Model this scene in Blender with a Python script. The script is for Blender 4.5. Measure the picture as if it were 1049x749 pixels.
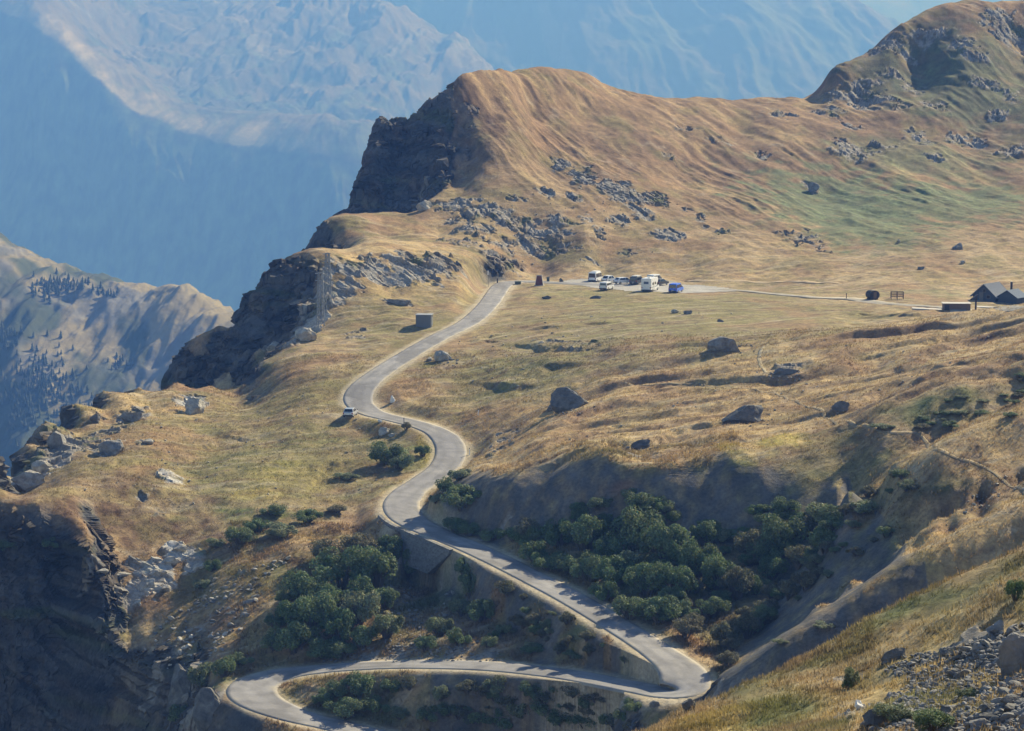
import bpy, bmesh, math, random
import numpy as np
from mathutils import Vector, Matrix, noise as mnoise

R = math.radians
scene = bpy.context.scene
for o in list(bpy.data.objects):
    bpy.data.objects.remove(o)

# ------------------------------------------------------------------ camera, sky, sun, exposure
F = 2366.0                      # focal length in pixels of the 1049 px wide photograph
CX, CY = 524.5, 374.5
PITCH = R(7.56)
CP, SP = math.cos(PITCH), math.sin(PITCH)
cam_d = bpy.data.cameras.new('camera')
cam_d.sensor_width = 36.0
cam_d.lens = 36.0 * F / 1049.0
cam_d.clip_start = 0.5
cam_d.clip_end = 40000
cam = bpy.data.objects.new('camera', cam_d)
cam.location = (0, 0, 0)
cam.rotation_euler = (math.pi / 2 - PITCH, 0, 0)
scene.collection.objects.link(cam)
scene.camera = cam

SUN_EL = R(30.5)
SUN_AZ = R(51)                  # direction towards the sun, measured from +X towards +Y
sun_dir = Vector((math.cos(SUN_EL) * math.cos(SUN_AZ), math.cos(SUN_EL) * math.sin(SUN_AZ), math.sin(SUN_EL)))
w = bpy.data.worlds.new('World')
scene.world = w
w.use_nodes = True
nt = w.node_tree
bg = nt.nodes['Background']
sky = nt.nodes.new('ShaderNodeTexSky')
sky.sky_type = 'NISHITA'
sky.sun_disc = False
sky.sun_elevation = SUN_EL
sky.sun_rotation = math.pi / 2 - SUN_AZ
sky.altitude = 1900
sky.air_density = 1.0
sky.dust_density = 0.25
sky.ozone_density = 1.0
nt.links.new(sky.outputs[0], bg.inputs[0])
bg.inputs[1].default_value = 0.068
sl = bpy.data.lights.new('sun', 'SUN')
sl.energy = 5.0
sl.angle = R(0.5)
sl.color = (1.0, 0.96, 0.905)
so = bpy.data.objects.new('sun', sl)
so.rotation_euler = sun_dir.to_track_quat('Z', 'Y').to_euler()
so.location = (200, 300, 300)
scene.collection.objects.link(so)
scene.view_settings.view_transform = 'Standard'
scene.view_settings.look = 'None'
scene.view_settings.exposure = 1.1
scene.view_settings.gamma = 1.0
scene.cycles.use_denoising = True
scene.cycles.max_bounces = 5
scene.cycles.diffuse_bounces = 3
scene.cycles.transparent_max_bounces = 4
scene.cycles.volume_bounces = 0

HAZE_DENSITY = 0.0002
HAZE_COLOR = (0.125, 0.31, 1.0)

rng = np.random.default_rng(7)
random.seed(11)
C = scene.collection


# ------------------------------------------------------------------ small helpers
def tag(o, label=None, cat=None, group=None, kind=None):
    if label: o['label'] = label
    if cat: o['category'] = cat
    if group: o['group'] = group
    if kind: o['kind'] = kind
    return o


def link_mesh(name, me, mat=None, parent=None):
    o = bpy.data.objects.new(name, me)
    C.objects.link(o)
    if mat: me.materials.append(mat)
    if parent: o.parent = parent
    return o


def fast_mesh(name, verts, faces, smooth=True):
    """verts (n,3) float array, faces (m,k) int array"""
    me = bpy.data.meshes.new(name)
    verts = np.ascontiguousarray(verts, dtype=np.float32)
    faces = np.ascontiguousarray(faces, dtype=np.int32)
    m, k = faces.shape
    me.vertices.add(len(verts))
    me.vertices.foreach_set('co', verts.ravel())
    me.loops.add(m * k)
    me.loops.foreach_set('vertex_index', faces.ravel())
    me.polygons.add(m)
    me.polygons.foreach_set('loop_start', np.arange(0, m * k, k, dtype=np.int32))
    try:
        me.polygons.foreach_set('loop_total', np.full(m, k, dtype=np.int32))
    except Exception:
        pass
    me.polygons.foreach_set('use_smooth', np.full(m, smooth, dtype=bool))
    me.update(calc_edges=True)
    return me


def set_color(me, name, rgb):
    a = me.color_attributes.new(name, 'FLOAT_COLOR', 'POINT')
    d = np.ones((len(rgb), 4), dtype=np.float32)
    d[:, :3] = rgb
    a.data.foreach_set('color', d.ravel())


def set_float(me, name, v):
    a = me.attributes.new(name, 'FLOAT', 'POINT')
    a.data.foreach_set('value', np.ascontiguousarray(v, dtype=np.float32).ravel())


def _hash(ix, iy, seed):
    h = (ix.astype(np.uint32) * np.uint32(374761393) + iy.astype(np.uint32) * np.uint32(668265263)
         + np.uint32((seed * 2246822519) & 0xFFFFFFFF))
    h = (h ^ (h >> np.uint32(13))) * np.uint32(1274126177)
    h = h ^ (h >> np.uint32(16))
    return h


_G = np.array([[math.cos(a), math.sin(a)] for a in np.arange(64) * 2 * math.pi / 64], dtype=np.float32)


def perlin(x, y, seed=0):
    x = np.asarray(x, dtype=np.float32); y = np.asarray(y, dtype=np.float32)
    x0 = np.floor(x); y0 = np.floor(y)
    fx = x - x0; fy = y - y0
    ix = x0.astype(np.int32); iy = y0.astype(np.int32)
    u = fx * fx * fx * (fx * (fx * 6 - 15) + 10)
    v = fy * fy * fy * (fy * (fy * 6 - 15) + 10)

    def g(dx, dy):
        k = (_hash(ix + dx, iy + dy, seed) & np.uint32(63)).astype(np.int32)
        return _G[k, 0] * (fx - dx) + _G[k, 1] * (fy - dy)
    a = g(0, 0); a += u * (g(1, 0) - a)
    b = g(0, 1); b += u * (g(1, 1) - b)
    return 1.5 * (a + v * (b - a))


def fbm(x, y, octv=3, seed=0, gain=0.5):
    s = 0; amp = 1.0; f = 1.0
    for i in range(octv):
        s = s + amp * perlin(x * f + 13.7 * i, y * f - 7.3 * i, seed + i)
        amp *= gain; f *= 2.03
    return s


def ridged(x, y, octv=3, seed=0, gain=0.5):
    s = 0; amp = 1.0; f = 1.0
    for i in range(octv):
        s = s + amp * (1 - 2 * np.abs(perlin(x * f + 5.1 * i, y * f + 3.3 * i, seed + i)))
        amp *= gain; f *= 2.07
    return s


def facets(x, y, seed=0, tilt=.5):
    """broken rock: every cell of a scattered net is its own tilted plane"""
    x = np.asarray(x, dtype=np.float32); y = np.asarray(y, dtype=np.float32)
    ix = np.floor(x).astype(np.int32); iy = np.floor(y).astype(np.int32)
    best = np.full(x.shape, 1e9, dtype=np.float32); out = np.zeros(x.shape, dtype=np.float32)
    for dx in (-1, 0, 1):
        for dy in (-1, 0, 1):
            h = _hash(ix + dx, iy + dy, seed)
            px = ix + dx + (h & np.uint32(255)).astype(np.float32) / 255
            py = iy + dy + ((h >> np.uint32(8)) & np.uint32(255)).astype(np.float32) / 255
            ex = x - px; ey = y - py
            d = ex * ex + ey * ey
            hh = ((h >> np.uint32(16)) & np.uint32(63)).astype(np.float32) / 63 - .5
            tx = ((h >> np.uint32(22)) & np.uint32(15)).astype(np.float32) / 7.5 - 1
            ty = ((h >> np.uint32(26)) & np.uint32(15)).astype(np.float32) / 7.5 - 1
            val = hh + tilt * (tx * ex + ty * ey)
            m = d < best
            best = np.where(m, d, best); out = np.where(m, val, out)
    return out


def sstep(a, b, x):
    t = np.clip((x - a) / (b - a), 0, 1)
    return t * t * (3 - 2 * t)


def ray(px, py):
    a = (px - CX) / F; b = (CY - py) / F
    yc = b * SP + CP; zc = b * CP - SP
    return a, yc, zc


def P(px, py, d):
    """world point seen at (px,py) whose distance along Y is d"""
    a, yc, zc = ray(px, py)
    t = d / yc
    return (a * t, d, zc * t)


def proj(x, y, z):
    dep = y * CP - z * SP
    return CX + F * x / dep, CY - F * (y * SP + z * CP) / dep


class Field:
    """height field over an (azimuth, distance) grid, shaped by surveyed spot heights"""
    KV = 830.0

    def __init__(self, spots, us, ys, cshape=6.0, sub=(3, 3)):
        p = np.array(spots, dtype=np.float64)          # u, d, z
        q = np.stack([p[:, 0], self.KV * np.log(p[:, 1])], 1)
        key = {}
        for i in range(len(q)):
            key[(round(q[i, 0] / 2), round(q[i, 1] / 2))] = i
        idx = sorted(key.values())
        p = p[idx]; q = q[idx]
        r2 = ((q[:, None, :] - q[None, :, :]) ** 2).sum(-1)
        A = np.sqrt(r2 + cshape ** 2)
        n = len(q)
        A[np.arange(n), np.arange(n)] -= 0.4            # a little slack
        B = np.concatenate([np.ones((n, 1)), q / 1000.0], 1)
        M = np.block([[A, B], [B.T, np.zeros((3, 3))]])
        sol = np.linalg.solve(M, np.concatenate([p[:, 2], np.zeros(3)]))
        wgt = sol[:n].astype(np.float32); lin = sol[n:]
        cu = us[::sub[1]]; cy = ys[::sub[0]]
        if cu[-1] != us[-1]: cu = np.append(cu, us[-1])
        if cy[-1] != ys[-1]: cy = np.append(cy, ys[-1])
        cv = self.KV * np.log(cy)
        Z = np.zeros((len(cy), len(cu)), dtype=np.float32)
        for i in range(n):
            du = (cu - q[i, 0]).astype(np.float32) ** 2
            dv = (cv - q[i, 1]).astype(np.float32) ** 2
            Z += wgt[i] * np.sqrt(dv[:, None] + du[None, :] + np.float32(cshape ** 2))
        Z += (lin[0] + lin[1] * cu[None, :] / 1000 + lin[2] * cv[:, None] / 1000).astype(np.float32)
        # up-sample
        T = np.empty((len(cy), len(us)), dtype=np.float32)
        for r in range(len(cy)):
            T[r] = np.interp(us, cu, Z[r])
        k = np.clip(np.searchsorted(cy, ys, side='right') - 1, 0, len(cy) - 2)
        f = ((ys - cy[k]) / (cy[k + 1] - cy[k])).astype(np.float32)[:, None]
        self.Z = T[k] * (1 - f) + T[k + 1] * f
        self.us = us; self.ys = ys
        self.X = (us[None, :] / F * ys[:, None]).astype(np.float32)
        self.Y = np.repeat(ys[:, None], len(us), 1).astype(np.float32)

    def column(self, u):
        j = int(np.clip(np.searchsorted(self.us, u) - 1, 0, len(self.us) - 2))
        f = (u - self.us[j]) / (self.us[j + 1] - self.us[j])
        return self.Z[:, j] * (1 - f) + self.Z[:, j + 1] * f

    def hit(self, px, py):
        a, yc, zc = ray(px, py)
        u = F * a / yc; s = zc / yc
        z = self.column(u)
        ok = np.nonzero(z / self.ys >= s)[0]
        if len(ok) == 0:
            return None
        i = ok[0]
        if i == 0:
            y = self.ys[0]
        else:
            g0 = z[i - 1] - s * self.ys[i - 1]; g1 = z[i] - s * self.ys[i]
            y = self.ys[i - 1] + (self.ys[i] - self.ys[i - 1]) * (-g0 / (g1 - g0))
        return Vector((u / F * y, y, float(np.interp(y, self.ys, z))))

    def h(self, x, y):
        u = F * x / y
        return float(np.interp(y, self.ys, self.column(u)))

    def hs(self, x, y):
        x = np.asarray(x); y = np.asarray(y)
        u = F * x / y
        j = np.clip(np.searchsorted(self.us, u) - 1, 0, len(self.us) - 2)
        i = np.clip(np.searchsorted(self.ys, y) - 1, 0, len(self.ys) - 2)
        fu = np.clip((u - self.us[j]) / (self.us[j + 1] - self.us[j]), 0, 1)
        fy = np.clip((y - self.ys[i]) / (self.ys[i + 1] - self.ys[i]), 0, 1)
        Z = self.Z
        return (Z[i, j] * (1 - fu) + Z[i, j + 1] * fu) * (1 - fy) + (Z[i + 1, j] * (1 - fu) + Z[i + 1, j + 1] * fu) * fy

    def mesh(self, name):
        n, m = self.Z.shape
        v = np.stack([self.X, self.Y, self.Z], -1).reshape(-1, 3)
        i = np.arange(n * m, dtype=np.int32).reshape(n, m)
        f = np.stack([i[:-1, :-1], i[:-1, 1:], i[1:, 1:], i[1:, :-1]], -1).reshape(-1, 4)
        return fast_mesh(name, v, f)


def uyz(px, py, d):
    x, y, z = P(px, py, d)
    return (F * x / y, y, z)


def spacing(*segs):
    out = []
    for a, b, s in segs:
        out.append(np.arange(a, b, s))
    out.append([segs[-1][1]])
    return np.concatenate(out).astype(np.float64)


# ------------------------------------------------------------------ survey of the pass: spot heights along ridges, rims, toes and the road
spots = []


def line(pts, back=None, step=None):
    """add (px,py,d) spots; back=(dd,dz) adds the hidden ground behind a crest"""
    pts = [tuple(p) for p in pts]
    if step:
        out = []
        for a, b in zip(pts[:-1], pts[1:]):
            k = max(1, int(math.hypot(a[0] - b[0], a[1] - b[1]) / step))
            for i in range(k):
                t = i / k
                out.append(tuple(a[j] + (b[j] - a[j]) * t for j in range(3)))
        out.append(pts[-1])
        pts = out
    for p in pts:
        u, y, z = uyz(*p)
        spots.append((u, y, z))
        if back:
            spots.append((u, y + back[0], z - back[1]))


ROAD = [(640, 292.5, 520), (600, 291, 523), (570, 289.6, 526), (545, 288.6, 529), (527, 288.6, 528), (514, 292, 520), (500, 312, 487), (480, 330, 462), (450, 345, 446), (420, 362, 430), (392, 380, 416), (374, 394, 407),
        (367, 406, 401), (370, 416, 396), (384, 424, 391), (410, 430, 387), (437, 437, 383), (455, 447, 379), (462, 462, 373), (456, 477, 365),
        (438, 491, 357), (419, 504, 349), (411, 517, 341), (418, 531, 333), (440, 543, 325), (468, 554, 317), (500, 568, 309),
        (540, 588, 300), (590, 615, 289), (640, 645, 277), (675, 668, 269), (697, 685, 263.5), (702, 699, 259.5), (690, 709, 258),
        (660, 706, 261.5), (620, 697, 266), (570, 689, 271.5), (510, 683, 277), (450, 680, 281), (390, 681, 284.5), (335, 685, 286.5), (295, 690, 286.5),
        (268, 697, 284), (258, 707, 280), (268, 719, 276.5), (300, 732, 273), (340, 742, 271), (380, 751, 269), (440, 764, 267.5), (520, 782, 266), (620, 806, 262)]

line(ROAD)
# foreground spur with the scree
R0 = [(560, 790, 104), (630, 762, 107), (695, 737, 110), (760, 712, 112), (805, 693, 115), (875, 655, 118), (950, 623, 122), (1049, 575, 125), (1150, 530, 128), (1350, 440, 130)]
line(R0, back=(14, 9), step=40)
line([(800, 749, 98), (900, 749, 86), (1049, 749, 75), (1150, 740, 72), (1049, 660, 98), (950, 690, 102), (880, 700, 105), (1150, 620, 100), (700, 790, 96), (1049, 850, 60), (850, 850, 70), (700, 900, 66), (500, 900, 70), (300, 950, 60)])
# second spur
R1 = [(712, 714, 252), (735, 693, 252), (763, 676, 251), (800, 650, 251), (850, 620, 254), (900, 588, 259), (940, 562, 263), (1005, 530, 268), (1049, 508, 271), (1150, 470, 277), (1350, 390, 285)]
line(R1[:3])
line(R1[2:], back=(7, 2.6), step=25)
line([(712, 724, 250), (740, 707, 246), (800, 668, 245), (850, 641, 246.5), (885, 613, 248.5), (930, 587, 251), (1000, 549, 256), (1049, 527, 259), (1150, 488, 265), (1350, 408, 272)], step=15)
FACE = [(700, 240, -76), (740, 241, -73), (770, 240, -71.5), (800, 239.5, -70), (850, 241, -67), (885, 243, -64), (930, 245.5, -61.8), (965, 248, -60), (1000, 250.5, -58.3), (1049, 253.5, -56.3), (1100, 256.5, -54.5), (1150, 259.5, -52.8), (1350, 266, -46)]
for (p0, d0, z0), (p1, d1, z1) in zip(FACE[:-1], FACE[1:]):
    for k in range(3):
        t = k / 3
        spots.append((p0 + (p1 - p0) * t - CX, d0 + (d1 - d0) * t, z0 + (z1 - z0) * t))
        spots.append((p0 + (p1 - p0) * t - CX, d0 + (d1 - d0) * t - 9, z0 + (z1 - z0) * t - 5))
for px, d, z in FACE:
    spots.append((px - CX, d - 36, z - 8))
for px, d, z in [(300, 230, -95), (500, 220, -92), (650, 190, -75), (300, 150, -75), (500, 140, -58)]:
    spots.append((px - CX, d, z))
# the gully: right wall, ridge above it
R2 = [(790, 560, 295), (830, 528, 292), (869, 503, 290), (912, 480, 292), (937, 467, 294), (961, 453, 297), (1001, 431, 303), (1049, 410, 309), (1150, 370, 318), (1350, 300, 330)]
line(R2[2:], back=(6, 2.8), step=25)
line([(1150, 398, 300), (1100, 417, 296), (1049, 437, 291), (1001, 456, 287), (965, 472, 283.5), (942, 481, 285)], step=12)
line([(1150, 432, 294), (1100, 449, 290), (1049, 466, 286.5), (1000, 484, 281.5), (972, 493, 279.5), (950, 498, 280.5)], step=12)
line([(1150, 452, 285), (1049, 487, 280.5), (1000, 501, 277), (975, 506, 276.5), (946, 510, 278)], step=12)
line([(1150, 460, 281), (1049, 497, 276), (1000, 515, 272.5), (955, 536, 268.5), (930, 553, 266)], step=12)
line([(905, 560, 273), (900, 520, 290), (872, 598, 262), (832, 626, 258.5)])
line([(714, 683, 265), (735, 668, 272), (765, 640, 281), (800, 600, 291), (840, 555, 299), (870, 522, 303)])
# gully rim and toe
line([(478, 500, 330), (500, 505, 324), (525, 504, 321), (560, 499, 320), (600, 490, 318), (625, 486, 317), (655, 490, 315.5), (685, 495, 314), (725, 495, 314), (750, 486, 313), (780, 487, 312)], step=9)
line([(490, 535, 322), (525, 545, 315.5), (560, 548, 313.5), (600, 550, 311), (650, 552, 308.5), (690, 552, 307), (725, 550, 306.5), (760, 545, 306), (785, 538, 305)], step=9)
line([(775, 464, 321), (800, 461, 320), (830, 463, 319), (855, 470, 316), (876, 484, 311)], step=15)
line([(792, 492, 311.5), (830, 497, 309), (860, 505, 305), (820, 520, 305)])
line([(560, 578, 304), (600, 590, 301), (650, 605, 295), (700, 635, 281), (690, 605, 290), (750, 582, 297), (640, 625, 287)])
line([(520, 562, 311), (560, 582, 302.5), (610, 610, 291.5), (660, 641, 279)])
# ridge behind the second spur and the golden hill
line([(894, 434, 321), (925, 426, 321), (955, 417, 322), (986, 404, 325), (1020, 392, 329), (1049, 382, 332), (1150, 350, 340), (1350, 280, 350)], step=25)
line([(910, 452, 314), (955, 447, 316), (990, 430, 319.5), (1020, 418, 323.5), (1049, 408, 327), (1150, 374, 335)], step=25)
R5 = [(590, 399, 395), (640, 384, 399), (690, 372, 403), (745, 361, 406), (790, 354, 408), (880, 340, 414), (950, 328, 420), (1049, 313, 428), (1150, 295, 435), (1350, 255, 440)]
line(R5, step=30)
for px, py, d in R5:
    if px > 840:
        u, y, z = uyz(px, py, d)
        spots.append((u, y + 25, min(z - 2.5, -50.5)))
line([(600, 422, 372), (1049, 360, 352), (600, 452, 345), (700, 420, 366), (700, 455, 338), (800, 400, 376), (800, 432, 345), (900, 378, 385), (900, 412, 343), (990, 350, 400), (1000, 372, 345), (1049, 340, 395), (1150, 320, 395), (540, 455, 355), (520, 480, 340), (660, 475, 326)])
# meadow and plateau
line([(575, 297, 509), (600, 298, 507), (665, 298, 508), (700, 300, 505), (760, 303, 500), (900, 308, 490), (1000, 311, 487), (1100, 313, 487), (556, 284, 545), (550, 294, 514), (535, 298, 506), (620, 282.5, 547), (700, 285.5, 538), (780, 289, 531), (860, 292, 525), (1000, 292, 527), (1100, 292, 527), (1350, 290, 527), (1350, 312, 490),
      (600, 330, 455), (700, 335, 440), (780, 335, 440), (560, 370, 415), (505, 385, 411), (480, 400, 404), (440, 405, 400), (480, 425, 389), (520, 442, 376), (500, 465, 361), (640, 362, 412), (540, 330, 459), (850, 325, 455), (950, 322, 460), (430, 385, 413)])
# bench left of the road
line([(300, 430, 388), (300, 400, 408), (340, 370, 425), (200, 440, 385), (100, 470, 357), (50, 500, 345), (300, 470, 368), (200, 480, 360), (300, 505, 349), (200, 520, 339), (100, 540, 328), (350, 480, 364), (360, 520, 345), (380, 460, 375), (400, 480, 364)])
for px, py, d in [(-60, 520, 338), (0, 490, 355), (20, 474, 364), (40, 442, 380), (70, 425, 393), (100, 408, 408), (140, 398, 418), (180, 393, 424), (215, 397, 425), (240, 399, 428)]:
    u, y, z = uyz(px, py, d)
    spots.append((u + 3, y - 4, z - .15)); spots.append((u + 6, y - 9, z - .5)); spots.append((u + 12, y - 18, z - 1.2))
line([(-150, 560, 320), (-60, 520, 338), (0, 490, 355), (20, 474, 364), (40, 442, 380), (70, 425, 393), (100, 408, 408), (140, 398, 418), (180, 393, 424), (215, 397, 425), (240, 399, 428), (262, 378, 438), (290, 357, 449)], step=22)
for px, d, z in [(-150, 335, -110), (-60, 352, -115), (0, 369, -115), (40, 394, -110), (70, 408, -95), (100, 424, -90), (140, 434, -85), (180, 440, -80), (215, 441, -75), (240, 443, -69), (262, 450, -66), (285, 458, -62)]:
    spots.append((px - CX, d, z))
    if px < 150: spots.append((px - CX, d + 40, z - 50))
# lower left cliff
line([(-150, 560, 312), (-60, 548, 318), (0, 550, 321), (40, 553, 320), (75, 560, 318), (83, 590, 314), (92, 622, 310.5), (104, 654, 307), (126, 672, 304.5), (137, 705, 302), (149, 749, 298), (162, 800, 292)], step=18)
for px, d, z in [(-150, 300, -135), (-60, 304, -118), (0, 307, -108), (40, 306.5, -104), (75, 304, -101), (95, 300.5, -104), (115, 297, -104), (135, 292, -103), (158, 285, -101)]:
    spots.append((px - CX, d, z)); spots.append((px - CX, d - 12, z - 22))
line([(150, 580, 321), (180, 560, 327), (200, 600, 317), (240, 590, 316), (220, 605, 313), (265, 572, 321), (300, 555, 326), (350, 540, 334), (392, 532, 338), (120, 605, 315), (160, 640, 309), (150, 680, 302.5), (168, 700, 298), (163, 730, 297), (130, 650, 308), (200, 650, 304), (200, 690, 294), (185, 725, 292), (240, 650, 300), (225, 715, 280.5), (215, 749, 276), (190, 760, 284), (300, 749, 269.5), (350, 765, 266)])
# hollow below the road
line([(385, 548, 331.5), (420, 551, 328.5), (450, 560, 322.5), (480, 572, 314.5)])
line([(395, 575, 326.5), (430, 584, 323), (460, 588, 318.5), (490, 595, 311)])
line([(330, 600, 310), (300, 660, 293), (350, 668, 290.5), (260, 655, 298), (430, 625, 305), (430, 668, 287), (380, 620, 305), (290, 600, 311), (480, 630, 300), (390, 672, 287.5), (480, 672, 282.5)])
line([(520, 592, 303.5), (560, 612, 294), (600, 634, 285.5), (640, 658, 275.5), (670, 680, 268)])
line([(520, 626, 296.5), (560, 645, 286.5), (600, 663, 279), (640, 676, 272)])
line([(520, 674, 281), (600, 686, 271), (640, 692, 267), (560, 680, 276)])
line([(340, 697, 283), (400, 689, 281.5), (460, 689, 279), (520, 693, 275), (600, 705, 266), (650, 719, 258), (690, 722, 254)])
line([(330, 715, 277.5), (400, 718, 276.5), (460, 722, 274), (520, 726, 270), (600, 736, 261), (650, 745, 253)])
line([(460, 757, 268.5), (560, 780, 264), (640, 800, 250)])
# rocky ground below the pass and the middle cliff
line([(335, 262, 490), (330, 300, 478), (318, 335, 468), (302, 352, 457)], step=16)
line([(180, 385, 477), (188, 365, 482), (195, 352, 485), (225, 336, 484.6), (250, 324, 484), (265, 296, 490), (285, 270, 494), (300, 259, 495.5), (318, 254, 495)], step=14)
for px, py, d in [(180, 385, 477), (195, 352, 485), (225, 336, 484.6), (250, 324, 484), (265, 296, 490), (285, 270, 494), (300, 259, 495.5), (318, 252, 505)]:
    u, y, z = uyz(px, py, d)
    spots.append((u - 8, y + 10, z - 14)); spots.append((u - 22, y + 25, z - 55)); spots.append((u - 90, y + 60, z - 130))
line([(240, 396, 463), (262, 376, 464), (240, 360, 473), (280, 330, 477), (300, 300, 483), (270, 345, 473), (215, 380, 470)])
line([(350, 262, 494), (400, 262, 500), (440, 264, 508), (470, 266, 516), (500, 262, 535)])
line([(350, 310, 474), (400, 301, 484), (440, 300, 487), (470, 292, 497), (380, 330, 463), (400, 318, 470), (434, 336, 457), (340, 340, 458), (480, 300, 492)])
line([(320, 246, 560), (340, 240, 580), (370, 231, 584), (400, 222, 588), (435, 212, 592)], back=(9, 7))
line([(450, 240, 560), (500, 240, 560), (400, 245, 550), (360, 250, 540), (540, 278, 546)])
# the big dark cliff and the hill behind the pass
line([(470, 80, 642), (455, 95, 641), (440, 105, 641), (420, 119, 641), (400, 125, 641), (386, 130, 640), (377, 160, 631), (370, 190, 621), (356, 215, 613), (340, 235, 607)], step=16)
for px, py, d in [(466, 80, 643), (440, 105, 641), (420, 119, 641), (400, 125, 641), (386, 130, 640), (377, 160, 631), (370, 190, 621), (356, 215, 613), (338, 236, 609)]:
    u, y, z = uyz(px, py, d)
    spots.append((u - 8, y + 14, z - 22)); spots.append((u - 24, y + 40, z - 80)); spots.append((u - 90, y + 90, z - 180))
line([(463, 110, 631), (470, 140, 621), (500, 155, 611), (470, 185, 604), (505, 107, 640), (480, 130, 625), (535, 110, 652), (440, 207, 602), (420, 150, 629), (420, 190, 614), (400, 170, 625), (400, 210, 609)])
RIDGE = [(478, 78.5, 648), (492, 75, 655), (512, 73, 665), (545, 71.5, 688), (600, 79, 710), (645, 96, 720), (700, 99, 730), (760, 102, 740), (810, 102, 748), (842, 96, 752), (848, 81, 755), (862, 68, 760), (880, 58, 766), (897, 50, 772), (906, 40, 776), (925, 27, 783), (945, 14, 792), (970, 7, 798), (1000, 4, 802), (1025, 3, 804), (1049, 3, 806), (1150, 4, 810), (1350, -5, 815)]
line(RIDGE, step=25)
for px, py, d in RIDGE[1:]:
    u, y, z = uyz(px, py, d)
    spots.append((u, y + 50, z - 14)); spots.append((u, y + 160, z - 90)); spots.append((u, y + 360, z - 240))
line([(600, 125, 668), (600, 180, 615), (560, 165, 622), (540, 120, 655), (600, 240, 565), (680, 250, 568), (700, 180, 645), (760, 140, 695), (850, 200, 645), (850, 250, 578), (760, 240, 580), (1000, 200, 652), (1000, 250, 572), (1000, 130, 720), (900, 130, 712), (1150, 130, 720), (1150, 220, 620),
      (880, 100, 742), (940, 70, 765), (1049, 60, 775), (1350, 130, 730)])
for px, d, z in [(300, 760, -260), (150, 700, -280), (0, 600, -270), (-150, 500, -260), (-300, 400, -240), (-300, 700, -320), (0, 900, -340), (300, 1000, -330), (-400, 320, -200), (-400, 250, -190), (-200, 200, -150), (0, 200, -140), (-200, 100, -80), (-400, 1150, -380), (400, 1150, -350), (800, 1150, -320), (1450, 1150, -300)]:
    spots.append((px - CX, d, z))

for u0 in (-950, -500, -200, 100, 400, 700, 950):
    spots.append((u0, 45, -17.5)); spots.append((u0, 55, -20.5))
for u0 in (-1900, -950, 0, 950, 1900):
    spots.append((u0, 16, -9.0))
for u0 in (1500, 1900):
    spots += [(u0, 60, -19.0), (u0, 100, -24.0), (u0, 130, -27.0), (u0, 200, -36.0), (u0, 270, -38.0), (u0, 420, -42.0), (u0, 540, -50.0), (u0, 800, 20.0)]
us = spacing((-1900, -950, 25), (-950, -600, 7), (-600, 600, 1.35), (600, 950, 7), (950, 1900, 25))
ys = spacing((16, 45, .8), (45, 142, .22), (142, 252, .55), (252, 297, .16), (297, 323, .075), (323, 330, .14), (330, 440, .38), (440, 465, .34), (465, 500, .2), (500, 520, .34), (520, 600, .42), (600, 650, .18), (650, 825, .7), (825, 1150, 4))
T = Field(spots, us, ys)
T.Z = np.minimum(T.Z, np.where(T.Y < 70, -.335 * T.Y, 1e6)).astype(np.float32)
X, Y = T.X, T.Y


def blob_mask(items, warp=0.35, seed=50, soft=0.5):
    """items: (px,py,half width px, half height px, strength): spots on the ground, in metres once found"""
    out = np.zeros_like(T.Z)
    wx = warp * fbm(X / 6, Y / 6, 3, seed); wy = warp * fbm(X / 6 + 40, Y / 6, 3, seed + 9)
    for it in items:
        px, py, hw, hh, st = it[:5]
        c = T.hit(px, py)
        if c is None: continue
        t1 = T.hit(px, py + hh); t0 = T.hit(px, py - hh)
        rx = max(0.6, hw * c.y / F)
        ry = 0.5 * abs((t0.y if t0 else c.y + 5) - (t1.y if t1 else c.y - 5))
        ry = float(np.clip(ry, 1.0, 60))
        i0, i1 = np.searchsorted(ys, [c.y - 2.2 * ry, c.y + 2.2 * ry])
        j0, j1 = np.searchsorted(us, [F * (c.x - 2.4 * rx) / c.y - 2, F * (c.x + 2.4 * rx) / c.y + 2])
        if i1 <= i0 or j1 <= j0: continue
        s = np.s_[i0:i1, j0:j1]
        # a patch may lean along the slope
        lean = it[5] if len(it) > 5 else 0.0
        dx = (X[s] - c.x) / rx; dy = (Y[s] - c.y) / ry
        dx = dx - lean * dy
        r = np.sqrt(dx * dx + dy * dy) + wx[s] + wy[s] * 0.5
        out[s] = np.maximum(out[s], st * (1 - sstep(1 - soft, 1 + soft, r)))
    return out


# base slope before detail is added
def slope_of(Z):
    gy = np.gradient(Z, axis=0) / np.maximum(np.gradient(Y, axis=0), 1e-3)
    dxu = np.gradient(X, axis=1)
    gx = np.gradient(Z, axis=1) / np.maximum(dxu, 1e-3)
    gy = gy - gx * (X / Y)          # columns fan out
    return gx, gy


gx, gy = slope_of(T.Z)
S0 = np.sqrt(gx * gx + gy * gy)

# ---- road centre line, densified in the world
def catmull(pts, per=8):
    pts = [np.array(p, float) for p in pts]
    pts = [2 * pts[0] - pts[1]] + pts + [2 * pts[-1] - pts[-2]]
    out = []
    for i in range(1, len(pts) - 2):
        p0, p1, p2, p3 = pts[i - 1:i + 3]
        for k in range(per):
            t = k / per
            out.append(0.5 * ((2 * p1) + (-p0 + p2) * t + (2 * p0 - 5 * p1 + 4 * p2 - p3) * t * t + (-p0 + 3 * p1 - 3 * p2 + p3) * t ** 3))
    out.append(pts[-2])
    return np.array(out)


def smooth_z(pl, k):
    z = pl[:, 2].copy()
    for _ in range(k):
        z[1:-1] = (z[:-2] + 2 * z[1:-1] + z[2:]) / 4
    pl[:, 2] = z
    return pl


road = smooth_z(catmull([P(*p) for p in ROAD], 10), 60)


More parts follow.
